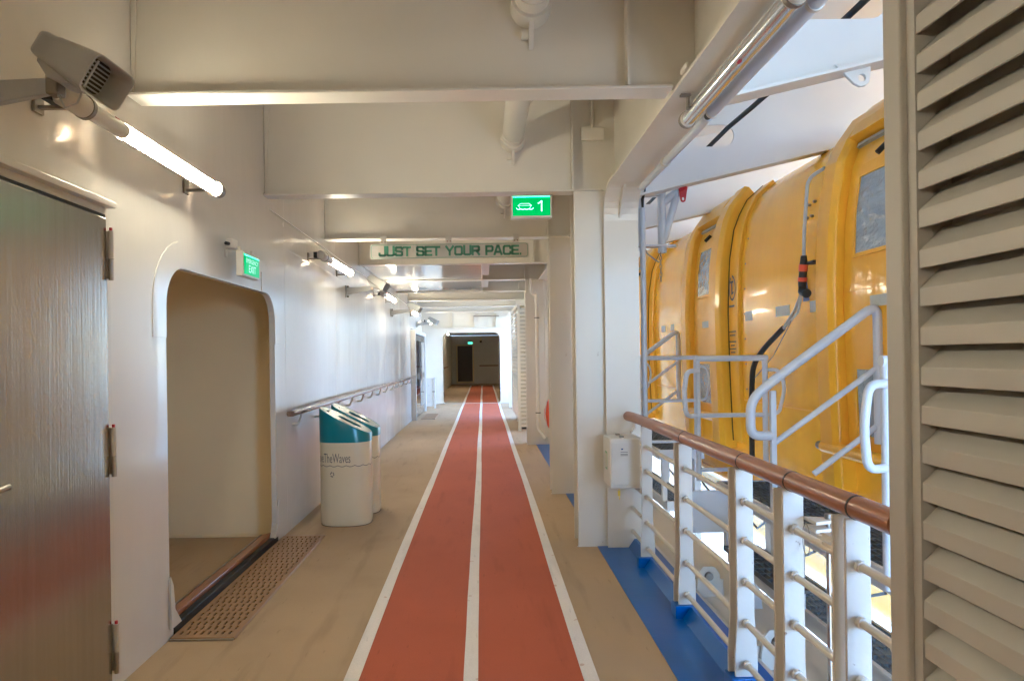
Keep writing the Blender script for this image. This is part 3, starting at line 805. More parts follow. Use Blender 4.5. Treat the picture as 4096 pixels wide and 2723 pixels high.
# ------------------------------------------------------------------ litter bins
def ell(cx, hx, hy, n=48, p=2.5):
    out = []
    for k in range(n):
        a = 2 * PI * k / n
        ca, sa = math.cos(a), math.sin(a)
        out.append((cx + hx * abs(ca) ** (2 / p) * (1 if ca >= 0 else -1), hy * abs(sa) ** (2 / p) * (1 if sa >= 0 else -1)))
    return out
def litter_bin(x, y, lab):
    t = thing('litter_bin', lab, 'bin', (x, y, 0), group='pair of recycling bins')
    hx, hy = 0.245, 0.205
    rg = lambda s, z: [(p[0], p[1], z(p[0]) if callable(z) else z) for p in ell(0, hx * s, hy * s)]
    B().loft([rg(0.97, 0.004), rg(0.99, 0.02), rg(1.0, 0.05), rg(1.0, 0.785)]).build('shell', 'bin', t)
    B().loft([rg(0.985, 0.0), rg(0.985, 0.0035)]).build('base_ring', 'black', t)
    zt = lambda px: 0.975 - px * 0.52
    B().loft([rg(1.012, 0.786), rg(1.012, zt), rg(0.985, lambda a: zt(a) + 0.014)], cap=False).build('lid_band', 'teal', t)
    lid = B()
    slot = [(p[0] + 0.03, p[1]) for p in rrect(-0.11, 0.11, -0.055, 0.055, 0.05, 5)]
    plate('lid_top', 'teal_top', [p for p in ell(0, hx * 0.985, hy * 0.985)], [slot], lambda a, b_: (a, b_, zt(a) + 0.012), (0, 0, -0.01), t)
    B().add([(p[0], p[1], zt(p[0]) - 0.03) for p in slot], [tuple(range(len(slot)))]).build('mouth', 'black', t)
    B().cyl((-0.16, -0.03, zt(-0.16) + 0.013), (-0.16, -0.03, zt(-0.16) + 0.02), 0.012, 10).build('latch', 'chrome', t)
    # print wrapped round the shell
    ring = ell(0, hx * 1.004, hy * 1.004, 240)
    acc = [0.0]
    for i in range(240):
        a, b_ = ring[i], ring[(i + 1) % 240]
        acc.append(acc[-1] + math.hypot(a[0] - b_[0], a[1] - b_[1]))
    L = acc[-1]
    s0 = acc[150]
    def wrap(s, z):
        s = (s + s0) % L
        import bisect
        i = min(239, max(0, bisect.bisect_right(acc, s) - 1))
        f = (s - acc[i]) / (acc[i + 1] - acc[i])
        a, b_ = ring[i], ring[(i + 1) % 240]
        return (a[0] + (b_[0] - a[0]) * f, a[1] + (b_[1] - a[1]) * f, z)
    vs, fs = textmesh('SaveTheWaves', 0.10)
    wd = max(v[0] for v in vs)
    B().add([wrap(v[0] * 0.62 - wd * 0.31 + 0.085, 0.60 + v[1] * 1.25) for v in vs], fs).build('lettering', 'ink', t, fix=False)
    b = B()
    for q in range(120):
        sa, sb = -0.30 + 0.85 * q / 120, -0.30 + 0.85 * (q + 1) / 120
        za, zb_ = [0.575 - 0.012 * abs(math.sin(s * 40)) for s in (sa, sb)]
        b.add([wrap(sa, za - 0.003), wrap(sb, zb_ - 0.003), wrap(sb, zb_ + 0.003), wrap(sa, za + 0.003)], [(0, 1, 2, 3)])
    b.build('wave_line', 'ink', t, fix=False)
    b = B()
    for q in range(3):
        for e in range(2):
            a0 = R(90 + q * 120 + e * 50); a1 = a0 + R(42)
            pts = [(math.cos(a0) * 0.022, math.sin(a0) * 0.022), (math.cos(a1) * 0.022, math.sin(a1) * 0.022), (math.cos(a1) * 0.012, math.sin(a1) * 0.012), (math.cos(a0) * 0.012, math.sin(a0) * 0.012)]
            b.add([wrap(0.10 + p[0], 0.49 + p[1] * 1.2) for p in pts], [(0, 1, 2, 3)])
    b.build('recycling_mark', 'ink', t, fix=False)
    return t
litter_bin(-1.335, 6.60, 'nearer cream recycling bin with slanted teal lid')
litter_bin(-1.325, 7.07, 'farther cream recycling bin half hidden behind the nearer one')

# ------------------------------------------------------------------ wooden handrail on the wall
hr = thing('wall_handrail', 'wooden handrail on white brackets along the left wall', 'handrail', (XW, 0, 1.09))
b = B(); b.loft([[(0.085 + p[0], y, p[1]) for p in rrect(-0.036, 0.036, -0.022, 0.026, 0.018, 4)] for y in (6.06, 6.07, 16.95)]); b.build('rail', 'wood_grey', hr)
for j, y in enumerate((8.6, 11.2, 13.8)):
    b = B(); b.loft([[(0.085 + p[0], yy, p[1]) for p in rrect(-0.0365, 0.0365, -0.0225, 0.0265, 0.018, 4)] for yy in (y, y + 0.006)]); b.build('rail_joint', 'dark', hr)
for k in range(13):
    y = 6.42 + 0.83 * k
    b = B(); b.tube(fillet([(0.085, y, -0.02), (0.085, y, -0.05), (0.055, y, -0.125), (0.0, y, -0.125)], 0.02, 3), 0.014, 8)
    b.build('bracket', 'wall', hr)

# ------------------------------------------------------------------ glazed doors, locker, end wall, dark passage
gl = thing('glazed_doors', 'dark glazed double doors in a white frame far down the left wall', 'door', (-1.80, 17.0, 0))
B().box(0.0, 0.125, 0.0, 0.10, 0, 2.26).build('frame_post', 'wall', gl, 0.004)
B().box(0.0, 0.125, 2.90, 3.0, 0, 2.26).build('frame_post', 'wall', gl, 0.004)
B().box(0.0, 0.125, 0.101, 2.899, 2.16, 2.26).build('frame_head', 'wall', gl, 0.004)
for (a, c) in ((0.12, 1.48), (1.52, 2.88)):
    lf = B(); lf.box(0.05, 0.09, a, c, 0.03, 2.14)
    l = lf.build('door_leaf', 'steel', gl, 0.003)
    B().box(0.091, 0.096, a + 0.10, c - 0.10, 1.15, 2.0).build('pane', 'glass', l)
    B().box(0.091, 0.096, a + 0.10, c - 0.10, 0.25, 1.0).build('pane', 'glass', l)
    B().box(0.097, 0.13, (c - 0.08 if a < 1 else a + 0.05), (c - 0.05 if a < 1 else a + 0.08), 0.95, 1.2).build('handle', 'chrome', l)

lk = thing('barrier_gate', 'low white barrier gate standing beside the far end wall', 'gate', (-1.78, 21.0, 0))
B().box(-0.30, 0.24, -0.02, 0.02, 0.06, 0.93).build('panel', 'wall', lk, 0.004)
B().box(0.25, 0.31, -0.05, 0.05, 0.0, 0.95).build('post', 'wall', lk, 0.004)
B().box(0.20, 0.29, -0.06, -0.051, 0.5, 0.53).build('latch', 'hardware', lk)
for z in (0.2, 0.4, 0.7):
    B().cyl((0.1, -0.02, z), (0.1, -0.03, z), 0.01, 8).build('bolt', 'hardware', lk)

ew = thing('end_wall', 'white end wall with a wide rounded opening over the track', 'wall', (0, YEND, 0))
ophole = rrect(-1.36, 0.575, 0.002, 2.38, 0.20, 7, rb=0.10)
plate('wall_plate', 'white', [(-2.45, -0.02), (1.28, -0.02), (1.28, ZC), (-2.45, ZC)], [ophole], lambda x, z: (x, 0, z), (0, 0.05, 0), ew)
rim = rrect(-1.36, 0.575, 0.002, 2.38, 0.20, 7, rb=0.10)
B().tube([(p[0], -0.008, p[1]) for p in rim], 0.012, 6, closed=True).build('opening_rim', 'white', ew)
B().box(-1.75, 0.75, -0.14, -0.002, 2.52, 2.54).build('stringer', 'white', ew)
for x in (-1.02, -0.28, 0.45):
    B().box(x, x + 0.014, -0.12, -0.002, 2.541, ZC).build('stiffener', 'white', ew)
B().box(-0.3, 0.55, -0.12, -0.05, 2.90, 2.93).build('cable_tray', 'hardware', ew)

pw = thing('passage', 'dark passage beyond the end wall opening', 'passage', (0, 31, 0))
B().box(XW - 0.05, XW, -8.04, 8.0, 0, 2.75).build('left_panel', 'white', pw)
B().box(0.98, 1.03, -8.04, 8.0, 0, 2.75).build('right_panel', 'white', pw)
B().box(XW, 0.98, 7.8, 7.9, 0, 2.75).build('back_panel', 'white', pw)
B().box(XW - 0.05, 1.03, -8.04, 8.0, 2.76, 2.85).build('ceiling_panel', 'white', pw)
B().prism([(0.35, 7.79, 0.05), (0.95, 7.79, 0.05), (0.95, 7.79, 1.0)], (0, -0.03, 0)).build('gusset', 'white', pw)
fd = thing('brown_door', 'dark brown door at the back of the far passage', 'door', (-1.03, 38.78, 0))
B().box(-0.42, 0.42, -0.03, 0.0, 0.16, 2.17).build('door_leaf', 'bronze', fd)
B().box(-0.50, -0.425, -0.05, 0.0, 0.06, 2.25).build('frame', 'cream', fd)
B().box(0.425, 0.50, -0.05, 0.0, 0.06, 2.25).build('frame', 'cream', fd)
B().box(-0.424, 0.424, -0.05, 0.0, 2.18, 2.25).build('frame', 'cream', fd)
B().box(-0.424, 0.424, -0.06, 0.0, 0.06, 0.15).build('sill', 'cream', fd)
fx = thing('exit_sign', 'tiny green exit sign above the door in the dark passage', 'sign', (-0.72, 38.7, 2.33))
B().box(-0.14, 0.14, 0.0, 0.07, -0.065, 0.065).build('housing', 'signplate', fx)
B().box(-0.125, 0.125, -0.006, -0.001, -0.052, 0.052).build('green_panel', 'greenlite', fx)
fr = thing('passage_handrail', 'dark wooden handrail on the back wall of the far passage', 'handrail', (0.3, 38.72, 1.04))
B().cyl((-0.52, 0, 0), (0.55, 0, 0), 0.028, 10).build('rail', 'wood', fr)
for x in (-0.4, 0.4):
    B().box(x, x + 0.02, 0.03, 0.08, -0.02, 0.0).build('bracket', 'white', fr)
fr2 = thing('passage_handrail', 'wooden handrail on the left wall of the far passage', 'handrail', (-1.72, 24, 1.08))
B().box(-0.03, 0.03, 0, 9.0, -0.02, 0.02).build('rail', 'wood', fr2)
B().box(-0.02, 0.02, 0, 9.0, -0.11, -0.022).build('rail_support', 'white', fr2)
cm = thing('dome_camera', 'small dark camera on the back wall of the far passage', 'camera', (-0.12, 38.72, 2.42))
B().box(-0.05, 0.05, 0.0, 0.07, 0.03, 0.2).build('mount', 'cream', cm)
B().cyl((0, -0.02, 0.03), (0, -0.02, -0.07), 0.06, 12).build('dome', 'black', cm)

# ------------------------------------------------------------------ far louvred cabinet
def louvre_blade_mesh(length, axis):
    b = B()
    prof = [(0.060, 0.060), (0.0, 0.006), (0.0, -0.034), (0.005, -0.034), (0.005, 0.003), (0.065, 0.057)]
    if axis == 'y':
        b.prism([(p[0], 0, p[1]) for p in prof], (0, length, 0))
    else:
        b.prism([(0, p[0], p[1]) for p in prof], (length, 0, 0))
    return b
lc = thing('louvred_cabinet', 'tall white louvred cabinet standing along the track in the distance', 'cabinet', (0.72, 14.3, 0))
B().box(0.0, 0.06, 0.0, 0.05, 0.0, 2.62).build('corner_post', 'white', lc)
B().box(0.24, 0.30, 0.0, 0.05, 0.0, 2.62).build('corner_post', 'white', lc)
B().box(0.0, 0.05, 3.0, 3.06, 0.25, 2.62).build('corner_post', 'white', lc)
B().box(0.09, 0.5, 0.10, 3.0, 0.2, 2.6).build('inner_panel', 'cream', lc)
B().box(0.0, 0.3, 0.0, 3.06, 2.621, 2.68).build('top_cap', 'white', lc)
B().box(0.1, 0.4, 0.4, 2.9, 0.0, 0.2).build('plinth', 'dark', lc)
src = None
for k in range(28):
    z = 0.27 + k * 0.083
    if src is None:
        o = louvre_blade_mesh(2.94, 'y').build('louvre_blade', 'white', lc); src = o
    else:
        o = src.copy(); link(o, lc)
    o.location = (0.004, 0.055, z)
src = None
for k in range(30):
    z = 0.12 + k * 0.083
    if src is None:
        o = louvre_blade_mesh(0.178, 'x').build('louvre_blade', 'white', lc); src = o
    else:
        o = src.copy(); link(o, lc)
    o.location = (0.061, 0.004, z)
vp = B(); vp.tube(fillet([(0.93, 14.1, 2.9), (0.93, 14.1, 2.45), (0.98, 14.2, 2.25)], 0.05), 0.06, 14)
tag(vp.build('vent_pipe', 'white'), 'short white vent pipe above the louvred cabinet', 'pipe')
ls = thing('louvred_screen', 'white louvred screen just inside the dark passage', 'screen', (0.66, 24.0, 0))
B().box(0, 0.05, 0, 0.06, 0.2, 2.3).build('post', 'white', ls)
B().box(0.06, 0.12, 0.06, 5.0, 0.2, 2.3).build('backing', 'white', ls)
src = None
for k in range(24):
    if src is None:
        o = louvre_blade_mesh(5.0, 'y').build('louvre_blade', 'white', ls); src = o
    else:
        o = src.copy(); link(o, ls)
    o.location = (0.0, 0.062, 0.25 + k * 0.083)

# pipe on the middle column and the lifebuoy behind the second column
pp = thing('drain_pipe', 'slim white downpipe with dark rings on the middle-distance column', 'pipe', (0.955, FR[8] - 0.08, 0))
B().tube(fillet([(-0.09, 0, ZB), (-0.09, 0, 2.68), (0.0, 0, 2.66), (0.0, 0, 0.30), (0.12, -0.1, 0.12)], 0.05, 5), 0.03, 14).build('pipe', 'white', pp)
for z in (2.24, 0.57):
    B().tube([(0.04 * math.cos(2 * PI * q / 20), 0.04 * math.sin(2 * PI * q / 20), z) for q in range(20)], 0.008, 6, closed=True).build('ring', 'black', pp)
lb = thing('lifebuoy', 'orange lifebuoy partly hidden behind the second white column', 'lifebuoy', (1.25, 10.0, 0.72))
B().tube([(0.31 * math.cos(2 * PI * q / 36), 0.02, 0.31 * math.sin(2 * PI * q / 36)) for q in range(36)], 0.058, 14, closed=True).build('ring', 'orange', lb)
for a in (45, 135, 225, 315):
    c, s = math.cos(R(a)), math.sin(R(a))
    B().tube([(c * 0.31 + c * 0.061 * math.cos(2 * PI * q / 16), 0.02 + 0.061 * math.sin(2 * PI * q / 16), s * 0.31 + s * 0.061 * math.cos(2 * PI * q / 16)) for q in range(16)], 0.012, 6, closed=True).build('band', 'tape', lb)
B().tube([(-0.33, -0.02, 0.20), (-0.36, -0.03, 0.0), (-0.33, -0.02, -0.2)], 0.007, 6).build('grab_line', 'sticker', lb)
B().box(-0.03, 0.03, 0.08, 0.14, -0.7, 0.3).build('holder', 'white', lb)

# ------------------------------------------------------------------ near louvred screen at the right edge
nl = thing('louvred_screen', 'big white louvred screen at the right edge, close to the camera', 'screen', (1.155, 0.0, 0))
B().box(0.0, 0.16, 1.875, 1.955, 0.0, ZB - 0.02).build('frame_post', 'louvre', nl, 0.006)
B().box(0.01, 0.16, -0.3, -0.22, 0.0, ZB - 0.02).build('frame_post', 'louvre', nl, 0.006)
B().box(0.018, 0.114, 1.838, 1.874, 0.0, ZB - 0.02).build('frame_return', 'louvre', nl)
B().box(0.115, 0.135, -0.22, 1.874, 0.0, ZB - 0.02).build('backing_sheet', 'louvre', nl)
src = None
def near_blade():
    b = B()
    prof = [(0.085, 0.075), (0.070, 0.075), (0.004, 0.012), (0.004, -0.036), (0.012, -0.036), (0.012, 0.006), (0.075, 0.066), (0.085, 0.066)]
    b.prism([(p[0], 0, p[1]) for p in prof], (0, 2.05, 0))
    return b
for k in range(28):
    if src is None:
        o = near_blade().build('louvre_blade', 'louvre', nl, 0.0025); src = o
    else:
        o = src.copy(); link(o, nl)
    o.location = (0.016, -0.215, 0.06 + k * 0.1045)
    o.rotation_euler = (random.uniform(-0.0012, 0.0012), random.uniform(-0.03, 0.03), 0)

tag(B().box(1.16, 1.26, -8, -0.32, 0.076, ZB - 0.02).build('side_screen', 'white'), 'plain white side screen behind the camera', 'screen')

# ------------------------------------------------------------------ side rail (fence)
fn = thing('side_rail', 'white steel deck railing with a round varnished wooden top rail', 'railing', (XR, 0, 0))
b = B(); b.tube([(-0.03, 5.62, 1.075), (-0.01, 5.45, 1.075), (0, 5.2, 1.075), (0, 1.975, 1.075)], 0.039, 20); b.build('top_rail', 'wood', fn)
st = [5.05, 4.08, 3.16, 2.66, 2.2]
for y in st[1:]:
    B().cyl((0, y - 0.005, 1.075), (0, y + 0.005, 1.075), 0.0405, 20).build('rail_joint', 'black', fn)
def stanchion(y, double):
    b = B()
    w0, w1 = 0.040, 0.052
    for yy, dx in ((y, 0.0),) + (((y + 0.055, -0.012),) if double else ()):
        p = [(-w0 + dx, 1.04), (w0 + dx, 1.04), (w0 + dx, 0.36), (w1 + dx, 0.18), (w1 + dx, 0.08), (-w1 + dx, 0.08), (-w1 + dx, 0.18), (-w0 + dx, 0.36)]
        vs = [(a, yy, z) for a, z in p] + [(a, yy + 0.014, z) for a, z in p]
        b2 = B(); b2.add(vs, [tuple(range(8)), tuple(range(15, 7, -1))] + [(i, (i + 1) % 8, (i + 1) % 8 + 8, i + 8) for i in range(8)])
        b2.build('stanchion', 'fence', fn, 0.002)
    B().box(-0.075, 0.06, y - 0.02, y + (0.09 if double else 0.04), 0.001, 0.078).build('foot_block', 'blue', fn, 0.004)
for i, y in enumerate(st):
    stanchion(y, i > 0)
ends = [(5.55, 5.07), (5.04, 4.16), (4.07, 3.24), (3.15, 2.74), (2.65, 2.28), (2.19, 1.98)]
for (a, c) in ends:
    for z in (0.14, 0.33, 0.52, 0.71, 0.89):
        b = B(); b.tube([(0, a, z), (0, c, z)], 0.0145, 10); b.tube([(0, a, z), (0, a - 0.02, z)], 0.021, 10); b.tube([(0, c, z), (0, c + 0.02, z)], 0.021, 10)
        b.build('rail_bar', 'fence', fn)
# hinge pins of the gates
for (y, x) in ((4.22, 0.055), (2.60, 0.105), (2.36, 0.055)):
    hp = B(); hp.cyl((x, y, 0.2), (x, y, 0.93), 0.009, 10); p = hp.build('hinge_pin', 'chrome', fn)
    for z in (0.93, 0.90, 0.22):
        lg = B(); lg.prism([(x - 0.05 + q, y + r_, z) for q, r_ in ((-0.02, -0.05), (0.07, -0.022), (0.078, 0.0), (0.07, 0.022), (-0.02, 0.05))], (0, 0, 0.013)); lg.build('hinge_lug', 'fence', p, 0.002)
    B().cyl((x, y, 0.944), (x, y, 0.962), 0.014, 6).build('nut', 'hardware', p)
# short curved end of the rail at the column
B().tube(fillet([(0.02, 5.52, 1.07), (0.02, 5.52, 0.98), (-0.02, 5.50, 0.95)], 0.03), 0.01, 8).build('end_bracket', 'fence', fn)
wt = B(); wt.tube([(0.03, 2.62 + 0.03 * math.cos(q / 20 * 2 * PI), 0.86 + 0.06 * math.sin(q / 20 * 2 * PI)) for q in range(20)], 0.0018, 5, closed=True); wt.build('wire_loop', 'hardware', fn)
B().obox((0.03, 2.46, 0.905), (0.01, 0.0, 0), (0, 0.055, -0.012), (0, 0, 0.01)).build('latch_lever', 'fence', fn)

B().box(0.06, 0.075, 5.30, 5.33, 0.08, 0.62).build('yellow_strip', 'yellow_tag', fn)

# ------------------------------------------------------------------ white locker at the column
bx = thing('locker_box', 'white equipment locker with a small printed label on the nearest column', 'locker', (1.10, 5.40, 0.55))
B().box(-0.14, 0.115, -0.17, 0.13, 0.0, 0.385).build('case', 'sticker', bx, 0.012)
B().box(-0.13, 0.118, -0.178, -0.171, 0.03, 0.355).build('lid_face', 'sticker', bx, 0.003)
B().box(-0.065, 0.005, -0.181, -0.1785, 0.24, 0.32).build('printed_label', 'sticker', bx)
for z in (0.265, 0.28, 0.255):
    B().box(-0.06, -0.005, -0.1825, -0.1812, z, z + 0.004).build('print_line', 'ink', bx)
B().box(-0.055, -0.04, -0.1825, -0.1812, 0.30, 0.31).build('print_mark', 'navy', bx)
B().box(-0.1415, -0.1405, -0.06, 0.02, 0.13, 0.27).build('green_label', 'greenink', bx)
B().box(-0.1425, -0.1416, -0.048, 0.008, 0.145, 0.255).build('label_centre', 'signplate', bx)
for y in (-0.10, 0.05):
    B().box(-0.05, -0.02, y - 0.02, y + 0.02, 0.386, 0.398).build('catch', 'hardware', bx)
B().tube([(-0.07, -0.16, 0.0), (-0.072, -0.162, -0.03), (-0.068, -0.16, -0.085)], 0.003, 6).build('tag_string', 'yellow_tag', bx)
B().obox((-0.072, -0.162, -0.035), (0.009, 0, 0), (0, 0.003, 0), (0, 0, 0.02)).build('tag', 'yellow_tag', bx)
for z in (0.06, 0.3):
    B().box(0.116, 0.15, -0.02, 0.03, z, z + 0.04).build('mount', 'black', bx)

# ------------------------------------------------------------------ conduit pole and swing bracket at the column
cp = thing('conduit_pole', 'grey conduit pole standing outboard of the nearest column', 'pole', (1.35, 5.72, 0))
B().cyl((0, 0, 0.02), (0, 0, 2.80), 0.024, 16).build('pole', 'rail', cp)
for q in range(3):
    B().tube([(0.004 * q, 0, 2.80), (-0.01 + 0.008 * q, -0.02, 2.87), (0.01, -0.05 - 0.01 * q, 2.93), (0.0, -0.12, 2.95)], 0.005, 6).build('wire', 'black', cp)
B().cyl((0, 0, 0.9), (0, 0, 0.93), 0.028, 16).build('clip', 'rail', cp)
sb = thing('davit_bracket', 'grey swing bracket with a red cap and hanging chain by the nearest column', 'bracket', (1.29, 5.84, 0))
B().box(-0.01, 0.11, 0.0, 0.02, 2.46, 3.0).build('mount_plate', 'rail', sb, 0.003)
B().prism([(0.0, -0.06, 2.925), (0.16, -0.05, 2.925), (0.25, -0.035, 2.925), (0.28, 0, 2.925), (0.25, 0.035, 2.925), (0.0, 0.06, 2.925)], (0, 0, 0.014)).build('top_plate', 'rail', sb)
B().prism([(0.0, -0.06, 2.49), (0.16, -0.06, 2.49), (0.36, -0.045, 2.49), (0.38, 0, 2.49), (0.36, 0.045, 2.49), (0.0, 0.06, 2.49)], (0, 0, 0.014)).build('bottom_plate', 'rail', sb)
B().cyl((0.255, 0, 2.44), (0.255, 0, 2.98), 0.036, 18).build('pivot_tube', 'rail', sb)
B().cyl((0.255, 0, 2.965), (0.255, 0, 2.985), 0.05, 18).build('pivot_cap', 'rail', sb)
B().tube([(0.27, -0.01, 2.55), (0.385, -0.03, 2.95)], 0.03, 14).build('brace_tube', 'rail', sb)
B().tube([(0.26, 0, 2.86), (0.40, -0.03, 2.97)], 0.034, 14).build('arm_tube', 'rail', sb)
rc = B(); rc.cyl((0.385, -0.06, 2.985), (0.43, -0.075, 3.01), 0.052, 18)
rc.build('red_cap', 'red', sb, 0.006)
tb = [(0.45 + 0.0, z) for z in ()]
ring_o = [(0.415 + 0.022 * math.cos(R(a)), 2.875 + 0.022 * math.sin(R(a))) for a in range(180, 361, 20)] + [(0.455, 2.99), (0.375, 2.99)]
hole = rrect(0.405, 0.425, 2.868, 2.895, 0.009, 4)
plate('cap_tab', 'red', ring_o, [hole], lambda a, b_: (a, -0.085, b_), (0, 0.008, 0), sb)
ch = None
for q in range(7):
    a = q % 2
    pts = []
    for k in range(14):
        t_ = 2 * PI * k / 14
        u_, v_ = 0.009 * math.cos(t_), 0.022 * math.sin(t_)
        pts.append((u_ if a else 0, 0 if a else u_, v_))
    l = B(); l.tube(pts, 0.0035, 6, closed=True); o = l.build('chain_link', 'hardware', sb)
    o.location = (0.235, -0.02, 2.43 - q * 0.036)
B().tube([(0.10, -0.03, 2.47), (0.12, -0.03, 2.43), (0.20, -0.02, 2.37), (0.225, -0.02, 2.36)], 0.007, 8).build('hook', 'hardware', sb)

# ------------------------------------------------------------------ ledge outside the rail
tag(B().box(1.32, 1.93, -8, 39, -0.35, -0.12).build('deck_ledge', 'fence'), kind='structure')
for (y, lab_) in ((2.35, 'white deck pad eye outboard of the rail, nearest the louvred screen'), (3.65, 'white deck pad eye outboard of the rail in the middle'), (4.75, 'white deck pad eye outboard of the rail by the conduit pole')):
    pe = thing('pad_eye', lab_, 'pad eye', (1.55, y, -0.12), group='pad eyes on the ledge')
    hole_ = [(0.03 * math.cos(2 * PI * q / 12), 0.15 + 0.03 * math.sin(2 * PI * q / 12)) for q in range(12)]
    plate('eye_plate', 'fence', [(-0.09, 0.001), (0.09, 0.001), (0.075, 0.17), (0.04, 0.215), (-0.04, 0.215), (-0.075, 0.17)], [hole_], lambda a, b_: (a, 0, b_), (0, 0.025, 0), pe, 0.004)
    B().cyl((0, -0.02, 0.15), (0, 0.045, 0.15), 0.026, 12).build('pin', 'hardware', pe)
    B().box(-0.11, 0.11, 0.03, 0.05, 0.001, 0.12).build('gusset', 'fence', pe)
lp_ = thing('ledge_pipe', 'white pipe lying along the ledge outboard of the rail', 'pipe', (1.42, 0, -0.06))
B().cyl((0, -2, 0), (0, 12, 0), 0.032, 14).build('pipe', 'fence', lp_)
for y in (2.0, 3.0, 4.0, 5.0, 6.0):
    B().box(-0.05, 0.05, y, y + 0.03, -0.059, 0.038).build('pipe_clip', 'fence', lp_)

# ------------------------------------------------------------------ boarding platforms
def grating(b, x0, x1, y0, y1, z, pitch=0.034, h=0.03):
    n = int((x1 - x0) / pitch)
    for i in range(n + 1):
        x = x0 + (x1 - x0) * i / n
        b.box(x - 0.0025, x + 0.0025, y0, y1, z - h, z)
    m = int((y1 - y0) / 0.1)
    for j in range(m + 1):
        y = y0 + (y1 - y0) * j / m
        b.box(x0, x1, y - 0.0035, y + 0.0035, z - h * 0.6, z - 0.001)
def boarding_platform(yc, lab):
    t = thing('boarding_platform', lab, 'platform', (0, yc, 0), group='lifeboat boarding platforms')
    x0, x1, L = 1.86, 2.34, 1.28
    b = B(); grating(b, x0 + 0.03, x1 - 0.02, -L + 0.03, L - 0.03, 0.55); b.build('upper_grating', 'grate', t, fix=False)
    b = B(); grating(b, 1.96, 2.24, -L + 0.03, L - 0.03, 0.0); b.build('lower_grating', 'grate', t, fix=False)
    fb = B()
    for (z, a, c) in ((0.555, x0, x1), (0.005, 1.94, 2.26)):
        fb.box(a, a + 0.025, -L, L, z - 0.10, z); fb.box(c - 0.018, c, -L, L, z - 0.10, z)
        fb.box(a + 0.026, c - 0.019, -L, -L + 0.025, z - 0.10, z); fb.box(a + 0.026, c - 0.019, L - 0.025, L, z - 0.10, z)
    fb.build('platform_frame', 'rail', t)
    B().box(1.54, 1.85, 0.86, 0.88, 0.25, 0.56).build('riser_panel', 'rail', t)
    b = B(); grating(b, 1.62, 1.85, -0.45, 0.45, 0.27); b.build('step_grating', 'grate', t, fix=False)
    for y in (-L + 0.06, 0.0, L - 0.06):
        B().box(1.90, 1.95, y - 0.03, y + 0.03, 0.006, 0.455).build('leg', 'rail', t)
        B().box(2.24, 2.30, y - 0.05, y + 0.05, -0.9, 0.455).build('leg', 'rail', t)
    for y in (-0.9, 0.3):
        B().prism([(1.72, y, -0.11), (1.82, y, -0.11), (1.80, y, 0.03), (1.77, y, 0.06), (1.74, y, 0.03)], (0, 0.02, 0)).build('lug', 'rail', t)
        B().cyl((1.77, y - 0.006, 0.01), (1.77, y + 0.026, 0.01), 0.018, 10).build('lug_pin', 'hardware', t)
    # end rails (with D-shaped handles)
    for s in (-1, 1):
        y = s * L
        er = B(); er.tube([(1.70, y, 1.535), (2.28, y, 1.535)], 0.024, 14); e = er.build('end_rail', 'rail', t)
        B().tube([(1.72, y, 0.556), (1.72, y, 1.53)], 0.02, 12).build('end_post', 'rail', e)
        B().tube([(2.26, y, 0.556), (2.26, y, 1.53)], 0.022, 12).build('end_post', 'rail', e)
        B().tube([(1.70, y, 1.08), (2.28, y, 1.08)], 0.018, 12).build('mid_rail', 'rail', e)
        B().tube([(1.72, y, 0.645), (2.26, y, 0.645)], 0.016, 12).build('toe_rail', 'rail', e)
        B().tube(fillet([(1.72, y - 0.02, 1.44), (1.62, y - 0.05, 1.44), (1.59, y - 0.06, 1.26), (1.61, y - 0.05, 1.08), (1.71, y - 0.01, 1.08)], 0.07, 5), 0.019, 12).build('guard_loop', 'rail', e)
        B().tube(fillet([(2.26, y, 1.44), (2.38, y, 1.44), (2.42, y, 1.30), (2.37, y, 1.09), (2.28, y, 1.08)], 0.06, 5), 0.015, 12).build('guard_loop', 'rail', e)
    # sloping hand rail up to the boat door
    y = 0.05
    B().tube(fillet([(1.79, y, 1.06), (1.66, y, 1.06), (1.66, y, 1.28), (1.78, y, 1.385), (2.46, y, 1.875), (2.46, y, 1.0)], 0.10, 6), 0.029, 14).build('sloping_rail', 'rail', t)
    B().tube([(1.80, y, 1.01), (2.46, y, 1.48)], 0.018, 12).build('sloping_rail', 'rail', t)
    B().tube([(2.05, y, 0.82), (2.46, y, 1.12)], 0.018, 12).build('sloping_rail', 'rail', t)
    B().box(1.78, 1.815, y - 0.018, y + 0.018, 0.05, 1.34).build('post', 'rail', t, 0.004)
    return t
boarding_platform(4.20, 'nearer boarding platform with grating floor and grey tube rails')
boarding_platform(8.55, 'farther boarding platform behind the conduit pole, with grey tube rails')

# ------------------------------------------------------------------ lifeboat
XC = 4.42
SEC = [(-1.1, 0.05), (-0.98, 0.5), (-0.75, 1.0), (-0.42, 1.42), (-0.08, 1.66), (0.18, 1.80), (0.20, 1.865), (0.36, 1.875), (0.38, 1.85), (0.8, 1.875), (1.4, 1.895), (2.0, 1.905), (2.5, 1.885), (2.85, 1.83), (3.08, 1.72), (3.24, 1.54), (3.38, 1.2), (3.46, 0.7), (3.49, 0.0)]
def half_w(z):
    for (a, b_) in zip(SEC[:-1], SEC[1:]):
        if a[0] <= z <= b_[0]:
            f = (z - a[0]) / max(1e-6, b_[0] - a[0])
            return a[1] + (b_[1] - a[1]) * f
    return 0.0
bt = thing('lifeboat', 'big enclosed yellow lifeboat hanging beyond the rail', 'lifeboat', (XC, 4.5, 0))
Y0, Y1 = -3.7, 9.8
b = B()
rings = []
